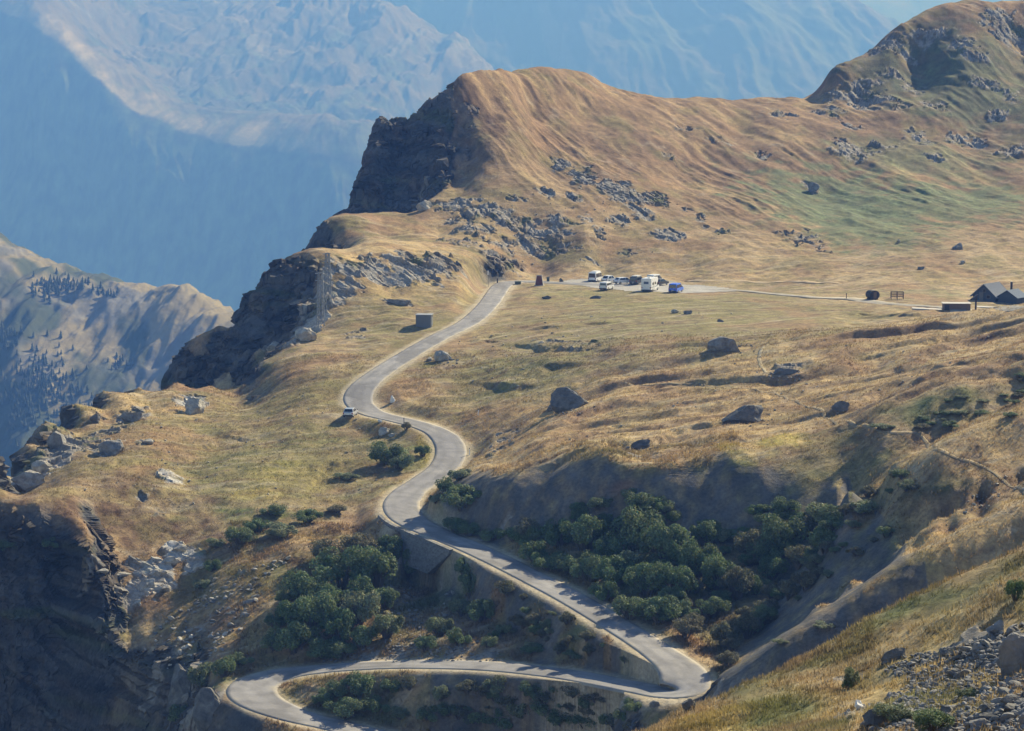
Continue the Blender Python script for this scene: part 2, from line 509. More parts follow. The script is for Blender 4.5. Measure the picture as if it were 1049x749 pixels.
def near_polyline(pl, reach):
    """distance to and height of the closest point of a polyline, only within reach"""
    D = np.full(T.Z.shape, 1e9, dtype=np.float32); H = np.zeros(T.Z.shape, dtype=np.float32); SD = np.zeros(T.Z.shape, dtype=np.float32)
    for a, b in zip(pl[:-1], pl[1:]):
        ylo, yhi = min(a[1], b[1]) - reach, max(a[1], b[1]) + reach
        i0, i1 = np.searchsorted(ys, [ylo, yhi])
        ulo = min(F * (q[0] - reach) / yy for q in (a, b) for yy in (ylo, yhi))
        uhi = max(F * (q[0] + reach) / yy for q in (a, b) for yy in (ylo, yhi))
        j0, j1 = np.searchsorted(us, [ulo, uhi])
        if i1 <= i0 or j1 <= j0: continue
        s = np.s_[i0:i1, j0:j1]
        ex, ey = b[0] - a[0], b[1] - a[1]
        L = ex * ex + ey * ey + 1e-9
        t = np.clip(((X[s] - a[0]) * ex + (Y[s] - a[1]) * ey) / L, 0, 1)
        dx = X[s] - a[0] - t * ex; dy = Y[s] - a[1] - t * ey
        d = np.sqrt(dx * dx + dy * dy)
        m = d < D[s]
        D[s] = np.where(m, d, D[s]); H[s] = np.where(m, a[2] + t * (b[2] - a[2]), H[s])
        SD[s] = np.where(m, (ex * dy - ey * dx), SD[s])
    return D, H, SD


RD, RH, _ = near_polyline(road, 16)
ROAD_HW = 2.55

# ---- patches on the ground
rock_items = [
    # lit outcrops under the ledge
    (360, 285, 14, 16, 1), (385, 280, 22, 14, 1), (420, 275, 26, 14, 1), (452, 270, 20, 9, 1), (345, 305, 10, 14, .9), (325, 320, 12, 18, .9), (312, 345, 14, 12, 1),
    (405, 310, 16, 3, .8), (365, 345, 12, 7, .5), (335, 290, 8, 20, .9),
    (430, 208, 14, 6, .9), (470, 212, 26, 6, .8), (500, 218, 30, 8, .8), (530, 230, 30, 10, .8), (560, 240, 26, 10, .8), (490, 235, 26, 6, .6), (470, 225, 20, 5, .5),
    (575, 168, 14, 5, .9), (598, 182, 14, 10, 1), (622, 195, 12, 7, 1), (645, 203, 22, 8, 1), (668, 205, 16, 7, .8), (685, 243, 18, 6, 1), (635, 225, 16, 5, .7), (650, 215, 16, 4, .7), (718, 225, 6, 6, .8),
    (615, 240, 10, 6, .6), (545, 255, 20, 7, .7), (520, 270, 16, 6, .6), (580, 255, 18, 6, .6), (470, 250, 22, 5, .5), (510, 248, 20, 5, .5),
    (645, 262, 12, 4, .5), (830, 190, 8, 6, .8), (875, 155, 22, 9, .8), (880, 105, 30, 9, .7, ), (905, 45, 20, 14, .7), (950, 40, 20, 10, .6), (985, 50, 16, 10, .6), (1030, 30, 24, 16, .9), (990, 145, 24, 5, .7), (940, 140, 12, 8, .6), (1040, 155, 20, 6, .8), (870, 130, 14, 6, .5), (1010, 90, 16, 8, .6), (935, 90, 14, 6, .5), (960, 165, 16, 5, .5), (1035, 100, 12, 8, .5), (700, 130, 16, 4, .4), (815, 245, 18, 8, .5),
    (835, 250, 10, 10, .5),
    (560, 200, 12, 5, .8), (590, 205, 10, 5, .7), (640, 190, 10, 4, .7), (700, 215, 10, 4, .6), (660, 222, 12, 5, .7), (600, 222, 10, 4, .6), (530, 205, 10, 4, .7), (575, 228, 14, 5, .8), (520, 255, 12, 4, .7), (560, 262, 14, 4, .7), (600, 268, 10, 3, .6), (500, 262, 12, 4, .7), (740, 240, 10, 4, .5), (780, 160, 12, 4, .6), (800, 120, 14, 4, .6), (850, 115, 16, 5, .6), (920, 110, 12, 6, .6), (960, 110, 12, 6, .6), (1000, 60, 12, 8, .7), (930, 60, 10, 6, .7), (1020, 120, 14, 6, .7), (905, 150, 14, 4, .6), (740, 150, 14, 4, .4), (690, 165, 14, 4, .4), (915, 75, 16, 6, .6), (890, 85, 18, 6, .6), (860, 95, 16, 5, .7),
    # bench
    (195, 413, 14, 9, 1), (135, 425, 22, 6, .8), (60, 470, 22, 12, 1), (30, 490, 26, 10, 1), (105, 460, 20, 9, .8), (80, 455, 18, 10, .7), (55, 440, 16, 10, .9), (20, 460, 16, 16, 1), (120, 440, 16, 5, .6), (150, 455, 10, 4, .7), (275, 355, 8, 4, .8),
    (175, 490, 12, 8, .7), (150, 510, 14, 7, .5), (160, 525, 10, 5, .5),
    (180, 565, 14, 12, 1), (160, 590, 20, 16, 1), (135, 580, 18, 6, .8), (140, 605, 12, 12, .9), (200, 580, 10, 9, .9), (195, 570, 14, 8, .5), (105, 580, 18, 5, .7), (85, 580, 10, 10, .6), (125, 620, 12, 12, .8), (105, 640, 8, 14, .8), (150, 620, 12, 8, .5),
    (190, 700, 14, 22, .9), (215, 725, 16, 20, .8), (165, 690, 12, 20, .8), (210, 620, 26, 22, .35), (235, 610, 22, 24, .3),
    # below the road
    (505, 545, 24, 5, .8), (455, 610, 10, 14, .6), (415, 615, 26, 22, .3), (445, 655, 30, 12, .4), (380, 672, 40, 8, .5), (480, 665, 50, 8, .5), (600, 640, 12, 4, .4), (660, 635, 40, 14, .25),
    (705, 722, 10, 8, .9), (640, 728, 26, 6, .6), (730, 712, 12, 8, .7), (755, 700, 12, 8, .5), (515, 455, 14, 14, .45), (505, 470, 8, 6, .5),
    (570, 350, 30, 6, .35), (600, 355, 26, 5, .4), (810, 378, 12, 3, .8), 
    (990, 690, 40, 40, .35), (1035, 680, 20, 30, .9), (880, 745, 40, 12, .4), (870, 705, 26, 6, .6),
]
rock_p = blob_mask(rock_items, warp=0.5, seed=51)
nz_r = fbm(X / 3.2, Y / 3.2, 3, 71)
nz_q = fbm(X / 1.3, Y / 1.0, 2, 73)
rockm = sstep(0.36, 0.56, rock_p * .92 + (0.34 * nz_r + .22 * nz_q) * (rock_p > 0.02))
# steep ground in the cliffs is bare rock, gully walls are bare earth
gul = (X > -10) & (Y > 268) & (Y < 340) | (X > 23) & (Y > 225) & (Y < 340)
crag = blob_mask([(295, 285, 30, 26, 1), (270, 320, 30, 30, 1), (240, 350, 30, 26, 1), (205, 375, 24, 18, 1), (310, 310, 14, 30, .9), (415, 150, 30, 30, 1), (400, 195, 30, 30, 1), (440, 130, 22, 40, 1), (440, 180, 24, 30, .9), (380, 215, 20, 16, 1), (30, 620, 60, 60, 1), (90, 660, 40, 70, 1), (30, 455, 14, 22, .9)], warp=.15, seed=85, soft=.25)
cliffy = sstep(0.55, 0.95, S0 + 1.1 * crag + 0.25 * fbm(X / 9, Y / 9, 3, 33))
cliffm = np.where(gul, 0, cliffy).astype(np.float32)
hollow = (X > -30) & (X < 0) & (Y > 255) & (Y < 345)
cliffm = np.where(hollow, cliffm * 0.2, cliffm)
cliffm = np.where((Y > 585) & (X > -9) | (Y > 632) & (X > -16), 0, cliffm)
cliffm = np.where((Y < 250) | ((Y > 650) & (X > -20)), cliffm * 0.25, cliffm)
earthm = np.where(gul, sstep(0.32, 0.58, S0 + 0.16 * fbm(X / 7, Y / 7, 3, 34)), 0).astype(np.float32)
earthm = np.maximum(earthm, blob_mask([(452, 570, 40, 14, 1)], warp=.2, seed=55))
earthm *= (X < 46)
road_w = sstep(ROAD_HW + .3, ROAD_HW + 6.0, RD)

# ---- relief
flat = blob_mask([(640, 294, 80, 8, 1), (760, 300, 90, 8, 1), (900, 305, 120, 12, 1), (1010, 304, 60, 10, 1), (700, 325, 170, 26, .75), (560, 310, 80, 20, .6)], warp=.1, seed=58)
calm = blob_mask([(940, 575, 110, 16, .8), (1020, 520, 60, 14, .8), (830, 650, 60, 14, .7), (1010, 445, 60, 16, .8), (950, 465, 30, 10, .7), (1000, 510, 60, 12, .5), (930, 430, 40, 10, .5)], warp=.2, seed=83)
rough = (1 - .65 * calm) * (1 - .85 * flat) * (0.12 + 0.88 * road_w)
ca, sa = math.cos(R(28)), math.sin(R(28))
XR, YR = X * ca + Y * sa, -X * sa + Y * ca
XS, YS = X * .45 - Y * .89, X * .89 + Y * .45          # down the big hillside, and across it
far = sstep(530, 640, Y)
det = 0.45 * fbm(X / 30, Y / 30, 2, 1) + 0.30 * fbm(X / 11, Y / 14, 2, 3) + 0.15 * fbm(X / 4.2, Y / 5, 2, 6) + 0.05 * fbm(X / 1.4, Y / 1.4, 2, 8)
det += .22 * (1 - far) * ridged(XR / 26, YR / 7, 3, 12)
hillw = fbm(X / 40, Y / 50, 2, 19)
det += far * ((.15 + .5 * sstep(-.2, .5, hillw)) * (ridged(XS / 80 + .4 * hillw, YS / 21 + .3 * hillw, 3, 15) - .4) + (.10 + .3 * sstep(-.3, .5, fbm(X / 25, Y / 40, 2, 18))) * ridged(XS / 24, YS / 5.5, 3, 16) + .9 * fbm(X / 34, Y / 42, 3, 17))
Zd = det * rough * (1 - .5 * cliffm) * (1 - .75 * earthm)
_n7 = fbm(X / 7, Y / 7, 3, 431); _n13 = fbm(X / 13, Y / 13, 2, 435); _n2 = fbm(X / 2.2, Y / 2.2, 2, 438)


# ---- folds and terraces on the golden hill: a short steep side towards the gully, a long gentle back
def scarp(pts, h, steep=1.6, back=11.0, front=6.0):
    hs_ = [T.hit(*p) for p in pts]
    pl = catmull([tuple(q) for q in hs_ if q is not None], 8)
    if pl[0, 0] > pl[-1, 0]: pl = pl[::-1]
    D, H, SD = near_polyline(pl, max(back, front) + 1)
    d = np.where(SD > 0, D, -D)                        # positive behind the line
    d = d + 1.3 * _n7 + .6 * _n2
    up = np.where(d > 0, 1 - sstep(0, back, d), 0) * .5
    dn = np.where(d <= 0, -.5 * sstep(0, steep, -d) * (1 - sstep(steep, front + steep, -d)) + .5 * (1 - sstep(0, steep, -d)), 0)
    hx = h * np.clip(.75 + 1.5 * _n13, .05, 1.6)
    # fade at both ends
    e = np.minimum(np.hypot(X - pl[0, 0], Y - pl[0, 1]), np.hypot(X - pl[-1, 0], Y - pl[-1, 1]))
    m = (D < 1e8)
    return np.where(m, (up + dn) * hx * sstep(0, 7, e), 0).astype(np.float32)


for pts, h in [([(1080, 362), (1000, 372), (940, 378), (880, 382), (800, 387), (740, 390), (690, 394), (640, 400), (610, 404)], .55),
               ([(1060, 325), (1020, 331), (985, 341), (940, 354), (890, 367), (835, 373)], .5),
               ([(1080, 343), (1030, 350), (985, 360), (930, 368)], .4),
               ([(1080, 372), (1010, 380), (960, 388), (920, 398), (880, 408)], .5),
               ([(720, 414), (690, 424), (650, 433), (600, 447), (560, 457)], .5),
               ([(800, 425), (760, 430), (700, 443), (640, 456), (580, 468), (535, 481)], .5),
               ([(860, 398), (820, 402), (770, 410), (730, 417)], .4),
               ([(800, 444), (740, 452), (690, 462), (640, 474)], .4),
               ([(640, 362), (600, 359), (556, 355), (520, 352)], .6), ([(560, 398), (530, 396), (500, 392), (478, 390)], .7), ([(600, 374), (560, 376), (520, 378)], .45), ([(590, 334), (560, 336), (520, 342)], .6),
               ([(960, 325), (940, 326), (900, 324)], 1.0),
               ([(360, 452), (310, 455), (270, 452)], .6), ([(330, 470), (290, 480), (250, 486)], .7), ([(230, 450), (180, 458), (130, 470)], .7), ([(240, 505), (200, 510), (150, 520)], .7), ([(330, 395), (300, 402), (270, 408)], .5), ([(390, 465), (340, 475), (300, 500)], .7)]:
    Zd += scarp(pts, h) * road_w
# long folds lying across the golden hill
ph = (.9 * Y - .43 * X) / 12.5 + 1.0 * fbm(X / 60, Y / 45, 2, 441) + .3 * fbm(X / 16, Y / 16, 2, 443)
s_ = ph - np.floor(ph)
prof = np.where(s_ < .24, sstep(0, .24, s_), 1 - sstep(.24, 1.0, s_))
key_ = np.floor(ph)
amp = np.clip(.55 + 1.5 * perlin(X / 34 + key_ * 7.7, key_ * 3.1 + X * 0, 447), 0, 1.5)
hillm = sstep(318, 330, Y) * (1 - sstep(408, 428, Y)) * sstep(-2, 10, X)
Zd += (1.15 * amp * (prof - .4) * hillm * road_w).astype(np.float32)
ph2 = (.9 * Y - .43 * X) / 4.6 + .9 * fbm(X / 30, Y / 25, 2, 451) + .3 * fbm(X / 8, Y / 8, 2, 453)
s2_ = ph2 - np.floor(ph2)
prof2 = np.where(s2_ < .2, sstep(0, .2, s2_), 1 - sstep(.2, 1.0, s2_))
Zd += (.17 * np.clip(.4 + 1.4 * perlin(X / 15 + np.floor(ph2) * 5.7, np.floor(ph2) * 2.3 + X * 0, 457), 0, 1.3) * (prof2 - .4) * sstep(318, 330, Y) * (1 - sstep(455, 490, Y)) * road_w * (1 - .6 * flat)).astype(np.float32)
# rock relief: broken, tilted slabs
cb, sb = math.cos(R(-35)), math.sin(R(-35))
XB, YB = X * cb + Y * sb, -X * sb + Y * cb
warpx = 1.3 * fbm(X / 9, Y / 9, 2, 90); warpy = 1.3 * fbm(X / 9, Y / 9, 2, 95)
wantf = (rockm > .01) | (cliffm > .01)
slab = np.zeros_like(T.Z); block = np.zeros_like(T.Z); big_f = np.zeros_like(T.Z)
ii = np.nonzero(wantf)
fx = np.where(Y[ii] > 530, XS[ii], XB[ii]) + warpx[ii]; fy = np.where(Y[ii] > 530, YS[ii], YB[ii]) + warpy[ii]
big_f[ii] = facets(fx / 10.0, fy / 4.0, 21, .7)
slab[ii] = facets(fx / 4.6, fy / 1.7, 22, .8)
block[ii] = facets(fx / 1.9 + .3 * warpy[ii], fy / .8, 23, .8)
rkscale = .55 + .2 * sstep(300, 620, Y) - .25 * sstep(200, 120, Y)
Zd += (1.1 * big_f + .75 * slab + .42 * block + .05) * rockm * road_w * rkscale
rib = ridged((XB + 2 * warpx) / 11.0, (YB + 2 * warpy) / 9.0, 4, 28, .55)
lowc = 1 - .65 * ((X < -42) & (Y < 335))
Zd += lowc * cliffm * road_w * (1.2 * (rib - 1.1) + 1.9 * big_f + 1.1 * slab + .4 * block - .6) * (0.6 + .4 * sstep(330, 620, Y))
T.Z = T.Z + Zd.astype(np.float32)
# ---- road bed cut into the ground
_pz = CX + X / Y * F
wallz = sstep(404, 418, _pz) * (1 - sstep(470, 496, _pz)) * (Y > 300) * (Y < 336)
rb = 1 - sstep(ROAD_HW + .5, ROAD_HW + 5.0 - 3.7 * wallz, RD)
T.Z = T.Z * (1 - rb) + (RH - 0.06) * rb

# ------------------------------------------------------------------ ground colours (base colours, with some sun and shade painted in)
def col(c): return np.array(c, dtype=np.float32)


GOLD = col((0.43, 0.305, 0.145)); STRAW = col((0.335, 0.25, 0.135)); OLIVE = col((0.185, 0.160, 0.062)); GREEN = col((0.095, 0.125, 0.042))
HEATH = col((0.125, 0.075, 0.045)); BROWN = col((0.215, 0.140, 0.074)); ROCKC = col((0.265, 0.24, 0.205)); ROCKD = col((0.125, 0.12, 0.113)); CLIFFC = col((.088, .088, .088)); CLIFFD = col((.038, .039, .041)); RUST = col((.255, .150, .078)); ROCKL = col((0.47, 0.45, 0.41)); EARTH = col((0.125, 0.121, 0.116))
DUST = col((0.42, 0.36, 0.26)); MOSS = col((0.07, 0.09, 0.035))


def mix(a, b, t):
    t = np.clip(t, 0, 1)[..., None].astype(np.float32)
    return a + (b - a) * t


n1 = fbm(X / 22, Y / 30, 3, 101); n2 = fbm(X / 6, Y / 8, 3, 104); n3 = fbm(X / 1.6, Y / 2.2, 3, 108); n4 = fbm(XR / 20, YR / 4.5, 3, 111); n5 = fbm(X / .55, Y / .8, 2, 115)
golden = blob_mask([(600, 420, 130, 30, .9), (620, 465, 130, 25, .9), (760, 430, 120, 40, .9), (900, 390, 160, 50, .8), (1000, 345, 90, 30, .9), (800, 365, 110, 16, .9), (540, 470, 60, 30, 1), (990, 440, 60, 40, .7), (420, 400, 26, 16, .9), (410, 255, 60, 14, 1), (460, 235, 50, 12, .6),
                    (130, 415, 70, 14, .8), (330, 425, 50, 8, .6), (390, 520, 20, 16, .9), (300, 555, 60, 8, 1), (120, 570, 30, 22, .7), (150, 520, 30, 12, .6), (480, 345, 30, 8, .4), (720, 120, 180, 22, .55), (520, 90, 60, 14, .4), (700, 270, 120, 10, .5), (820, 250, 30, 14, .8), (760, 282, 200, 4, .7),
                    (850, 680, 160, 60, 1), (950, 600, 120, 40, 1), (800, 650, 60, 20, .7), (1020, 540, 60, 20, .9), (880, 630, 90, 12, 1), (860, 632, 40, 10, 1), (930, 583, 50, 12, 1), (980, 553, 60, 16, 1), (1030, 526, 40, 12, 1), (800, 663, 60, 12, .9), (1000, 446, 55, 12, 1), (955, 465, 30, 8, 1), (1020, 500, 50, 10, .6), (260, 615, 30, 20, .7), (250, 660, 30, 20, .5), (1000, 290, 80, 4, .7), (330, 690, 30, 10, .5), (520, 470, 50, 40, .8)], warp=.5, seed=61)  # golden grass; on the right-hand spurs it also paints their sunlit crests
green = blob_mask([(870, 215, 90, 26, .85), (890, 235, 60, 16, 1), (960, 205, 90, 20, .7), (820, 210, 30, 12, .6), (1010, 205, 40, 12, .7), (960, 300, 30, 3, .8), (540, 380, 70, 20, .5), (500, 400, 40, 14, .5), (230, 490, 70, 26, .55), (340, 460, 60, 20, .5), (420, 470, 30, 16, .8), (270, 535, 50, 16, .9), (380, 500, 30, 16, .5), (600, 470, 40, 14, .5), (640, 480, 40, 10, .6), (850, 450, 40, 8, .6), (905, 470, 30, 8, .5),
                   (990, 90, 60, 40, .6), (940, 160, 80, 20, .4), (880, 640, 60, 14, .5), (800, 660, 30, 12, .5), (950, 720, 50, 26, .8), (340, 720, 40, 16, .8), (240, 690, 20, 14, .7), (930, 580, 30, 12, .5), (600, 300, 60, 5, .5), (700, 315, 140, 10, .35), (200, 540, 40, 8, .6), (30, 555, 40, 6, .8), (650, 330, 120, 20, .3), (460, 490, 20, 20, .6)], warp=.55, seed=64)
heath = blob_mask([(490, 120, 36, 30, .95), (470, 150, 30, 14, .8), (120, 540, 90, 22, 1), (60, 525, 80, 24, 1), (150, 500, 60, 14, .6), (90, 490, 50, 10, .5), (115, 605, 26, 8, .9), (160, 545, 30, 8, .6), (560, 130, 60, 20, .5), (650, 150, 80, 26, .5), (780, 170, 80, 26, .45), (880, 140, 60, 20, .5), (1000, 110, 60, 50, .5), (560, 620, 80, 26, .7), (560, 715, 90, 20, 1), (620, 725, 40, 14, .8), (620, 660, 50, 16, .8), (480, 720, 120, 22, .7), (360, 580, 70, 26, .6), (330, 540, 40, 6, .5), (800, 160, 60, 16, .4), (990, 500, 60, 30, .7), (930, 400, 90, 16, .35), (850, 460, 50, 10, .6), (430, 440, 30, 10, .5), (260, 735, 60, 12, .6), (760, 690, 40, 16, .4), (560, 505, 60, 10, .5), (870, 610, 60, 30, .3), (520, 450, 26, 16, .4)], warp=.6, seed=67)
yellow = blob_mask([(800, 450, 26, 5, .9), (755, 478, 16, 4, .8), (745, 458, 14, 4, .6), (300, 490, 40, 14, .35), (270, 505, 26, 8, .4), (440, 460, 12, 20, .6), (760, 735, 60, 16, .5)], warp=.4, seed=69)

base = mix(STRAW, BROWN, .5 + .9 * n1 + .5 * n4)
base = mix(base, OLIVE, sstep(-.1, .8, n2 + .4 * n1 + .15) * .75)
plate = blob_mask([(700, 325, 200, 36, 1), (300, 440, 170, 60, 1), (420, 330, 70, 30, 1), (200, 470, 130, 50, .8), (520, 370, 60, 40, .9)], warp=.3, seed=72)
base = mix(base, mix(OLIVE, STRAW * .72, .30 + .8 * n2 + .5 * n4), plate * .92)
base = mix(base, GOLD, golden * (0.62 + .55 * n4 + .35 * n2))
base = mix(base, GREEN, green * (.62 + .6 * n2 + .3 * n3))
nS = fbm(XS / 40, YS / 7, 4, 121)
base = mix(base, mix(RUST, mix(BROWN, HEATH, .6), .5 + .9 * nS), far * (.8 + .5 * nS))
base = mix(base, GOLD * .85, far * sstep(.2, .7, -nS + .3 * n2) * .55)
base = mix(base, col((.085, .135, .06)), green * far * (.95 + .3 * n2))
knoll = blob_mask([(980, 60, 110, 60, 1), (900, 80, 50, 30, .9), (1040, 120, 60, 30, .7)], warp=.4, seed=79)
base = mix(base, mix(col((.125, .12, .07)), col((.085, .10, .05)), .5 + .8 * n2), knoll * .9)
line1 = ridged(XR / 45 + .4 * n1, YR / 3.0 + .5 * n1, 2, 125); line2 = ridged(XR / 30 - .4 * n1, YR / 5.5 + .6 * n1, 2, 128)
base = mix(base, DUST * .95, (1 - far) * sstep(.95, 1.3, line1 + .25 * n3) * .45)
base = mix(base, HEATH * 1.1, (1 - far) * sstep(.9, 1.3, line2 + .3 * n3) * .5)
base = mix(base, HEATH, heath * (.85 + .5 * n2 + .4 * n3))
base = mix(base, col((.36, .30, .05)), yellow * (.7 + .5 * n3))
soil = sstep(.55, .95, fbm(X / 5, Y / 6, 4, 131) + .35 * n1)
base = mix(base, col((.27, .205, .14)), soil * .7 * (1 - .6 * plate) * (1 - .9 * np.clip(green, 0, 1)))
base = mix(base, RUST * .9, sstep(.1, .75, fbm(X / 16, Y / 18, 4, 134)) * .6 * (1 - .92 * np.clip(green * 1.2, 0, 1)))
base = mix(base, OLIVE * .85, sstep(.15, .8, fbm(X / 13, Y / 17, 4, 137)) * .6 * (1 - .5 * golden))
base = mix(base, HEATH * 1.35, hillm * np.clip(amp, 0, 1) * (1 - sstep(.20, .34, s_)) * sstep(0, .05, s_) * (.55 + .5 * n2))  # dark heath that also paints shade along the steep side of each fold
base = mix(base, col((.115, .140, .070)) * (1.0 + .5 * n2)[..., None], np.clip(green * far * .85, 0, .7))
# tussock-scale speckle
base = mix(base, base * .55 + HEATH * .1, sstep(.15, .7, n3 * .8 + .6 * n2) * .5)
base = mix(base, base * 1.32, sstep(.1, .7, -n3 + .3 * n5) * .5)
moss_shade = blob_mask([(400, 610, 110, 40, .8), (650, 600, 130, 50, .7), (450, 720, 130, 20, .7), (560, 718, 90, 20, .9), (590, 650, 60, 16, .7), (780, 610, 90, 60, .8), (960, 415, 80, 18, .8), (870, 540, 60, 50, .8), (980, 490, 60, 14, .6), (850, 676, 60, 6, .8), (940, 622, 60, 12, .9), (1010, 585, 60, 14, .9), (780, 700, 40, 8, .8), (830, 480, 60, 12, .6)], warp=.3, seed=74)
base = mix(base, MOSS * 1.3, moss_shade * (.5 + .6 * n2))  # dark vegetation, with shade painted into hollows, gully and spur fronts
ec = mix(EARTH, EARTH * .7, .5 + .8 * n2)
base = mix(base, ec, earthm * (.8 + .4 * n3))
rc = mix(ROCKC, ROCKD, sstep(-.3, .6, n3 + .5 * n2 + .25 * (block - .3)))
rc = mix(rc, BROWN * .9, sstep(.0, .6, n1 * .4 + n2 - .3 * n3) * .55)
lightrock = blob_mask([(175, 570, 30, 26, .9), (150, 600, 40, 20, .8), (195, 413, 14, 9, 1), (175, 490, 16, 10, .8), (30, 490, 40, 12, .6), (330, 330, 20, 30, .6), (210, 620, 40, 40, .5), (410, 280, 70, 20, .35)], warp=.4, seed=76)
rc = mix(rc, ROCKL, lightrock * (.7 + .6 * n3))
rc = mix(rc, MOSS * 1.4, sstep(.25, .8, n2 + .3 * n3) * .6)
zc_ = T.Z
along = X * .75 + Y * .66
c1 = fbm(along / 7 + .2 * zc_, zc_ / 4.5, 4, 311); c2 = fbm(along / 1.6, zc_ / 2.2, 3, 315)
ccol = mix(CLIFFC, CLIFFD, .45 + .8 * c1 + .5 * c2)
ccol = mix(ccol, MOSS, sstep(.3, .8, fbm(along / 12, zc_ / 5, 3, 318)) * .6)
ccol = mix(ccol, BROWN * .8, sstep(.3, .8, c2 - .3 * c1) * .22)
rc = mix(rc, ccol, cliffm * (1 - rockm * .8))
rtot = np.clip(np.maximum(rockm, cliffm * (.95 + .3 * n2)), 0, 1)
base = mix(base, rc, rtot)
# worn verges
vw = (1 - sstep(ROAD_HW + .1, ROAD_HW + 1.5 + .9 * n2, RD)) * .75
vw = np.maximum(vw, .85 * blob_mask([(394, 524, 10, 8, 1), (404, 538, 16, 5, .9), (470, 560, 16, 3, .8), (682, 717, 26, 5, 1), (655, 712, 20, 4, .8), (720, 703, 8, 5, .8), (352, 426, 14, 3, .7), (240, 705, 10, 8, .7)], warp=.3, seed=81))
base = mix(base, DUST, vw)
rust = blob_mask([(640, 497, 20, 3, .5)], warp=.4, seed=77)
base = mix(base, col((.2, .10, .055)), rust)
base = np.clip(base, .015, .62)

# ------------------------------------------------------------------ materials
def new_mat(name):
    m = bpy.data.materials.new(name)
    m.use_nodes = True
    b = m.node_tree.nodes['Principled BSDF']
    return m, m.node_tree, b


def plain(name, c, rough=.6, metal=0.0, var=.15, scale=6.0, spec=.5, coat=0.0):
    m, t, b = new_mat(name)
    n = t.nodes.new('ShaderNodeTexNoise'); n.inputs['Scale'].default_value = scale; n.inputs['Detail'].default_value = 5
    tc = t.nodes.new('ShaderNodeTexCoord')
    t.links.new(tc.outputs['Object'], n.inputs['Vector'])
    mx = t.nodes.new('ShaderNodeMix'); mx.data_type = 'RGBA'
    mx.inputs[6].default_value = tuple(x * (1 - var) for x in c) + (1,)
    mx.inputs[7].default_value = tuple(min(1, x * (1 + var)) for x in c) + (1,)
    t.links.new(n.outputs['Fac'], mx.inputs[0])
    t.links.new(mx.outputs[2], b.inputs['Base Color'])
    b.inputs['Roughness'].default_value = rough
    b.inputs['Metallic'].default_value = metal
    b.inputs['Specular IOR Level'].default_value = spec
    if coat: b.inputs['Coat Weight'].default_value = coat
    return m


def ground_mat(name, fine=1.0, bump=.5, dist=.25, amount=.45):
    m, t, b = new_mat(name)
    L = t.links.new
    at = t.nodes.new('ShaderNodeVertexColor'); at.layer_name = 'albedo'
    geo = t.nodes.new('ShaderNodeNewGeometry')
    n = t.nodes.new('ShaderNodeTexNoise'); n.inputs['Scale'].default_value = 2.2 * fine; n.inputs['Detail'].default_value = 8; n.inputs['Roughness'].default_value = .7
    L(geo.outputs['Position'], n.inputs['Vector'])
    n2 = t.nodes.new('ShaderNodeTexNoise'); n2.inputs['Scale'].default_value = .35 * fine; n2.inputs['Detail'].default_value = 6
    L(geo.outputs['Position'], n2.inputs['Vector'])
    ad = t.nodes.new('ShaderNodeMath'); ad.operation = 'MULTIPLY_ADD'; ad.inputs[1].default_value = .7
    L(n.outputs['Fac'], ad.inputs[0])
    sc = t.nodes.new('ShaderNodeMath'); sc.operation = 'MULTIPLY'; sc.inputs[1].default_value = .3
    L(n2.outputs['Fac'], sc.inputs[0]); L(sc.outputs[0], ad.inputs[2])
    mr = t.nodes.new('ShaderNodeMapRange'); mr.inputs[1].default_value = .32; mr.inputs[2].default_value = .68
    mr.inputs[3].default_value = 1 - amount; mr.inputs[4].default_value = 1 + amount
    L(ad.outputs[0], mr.inputs[0])
    mu = t.nodes.new('ShaderNodeVectorMath'); mu.operation = 'SCALE'
    L(at.outputs['Color'], mu.inputs[0]); L(mr.outputs[0], mu.inputs['Scale'])
    L(mu.outputs[0], b.inputs['Base Color'])
    b.inputs['Roughness'].default_value = .95
    b.inputs['Specular IOR Level'].default_value = .15
    bp = t.nodes.new('ShaderNodeBump'); bp.inputs['Strength'].default_value = bump; bp.inputs['Distance'].default_value = dist
    L(ad.outputs[0], bp.inputs['Height']); L(bp.outputs[0], b.inputs['Normal'])
    return m


M_ground = ground_mat('dry alpine turf and rock', 1.0, .7, .35, .5)
M_far = ground_mat('distant slope', .03, .4, 8.0, .35)

def ledges():
    gx2, gy2 = slope_of(T.Z)
    s2 = np.sqrt(gx2 * gx2 + gy2 * gy2) + 1e-4
    k = np.clip(cliffm, 0, 1) * sstep(1.1, 2.2, s2) * road_w
    i = np.nonzero(k > .02)
    al = along[i]; zz = T.Z[i]
    w1 = .8 * fbm(al / 8, zz / 8, 2, 411)
    d = 1.7 * facets(al / 4.5 + w1, zz / 6.5 + .35 * al / 5.5, 413, .6) + 1.0 * facets(al / 2.4 + w1, zz / 3.4 + .3 * al / 2.2, 415, .6) + .5 * facets(al / .8, zz / .9, 416, .7) + 1.0 * ridged(al / 7, zz / 30, 3, 417)
    T.X[i] -= (gx2[i] / s2[i] * d * k[i]).astype(np.float32)
    T.Y[i] -= (gy2[i] / s2[i] * d * k[i]).astype(np.float32)


X, Y = T.X.copy(), T.Y.copy()
ledges()
terr_me = T.mesh('terrain')
_fl = (np.maximum(rockm, cliffm) > .35)
_fl = ~(_fl[:-1, :-1])
terr_me.polygons.foreach_set('use_smooth', np.ascontiguousarray(_fl.reshape(-1)))
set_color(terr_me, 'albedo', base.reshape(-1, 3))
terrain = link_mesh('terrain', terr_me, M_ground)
tag(terrain, 'dry grassy alpine pass with rocky cliffs and a dark gully', 'terrain', kind='structure')

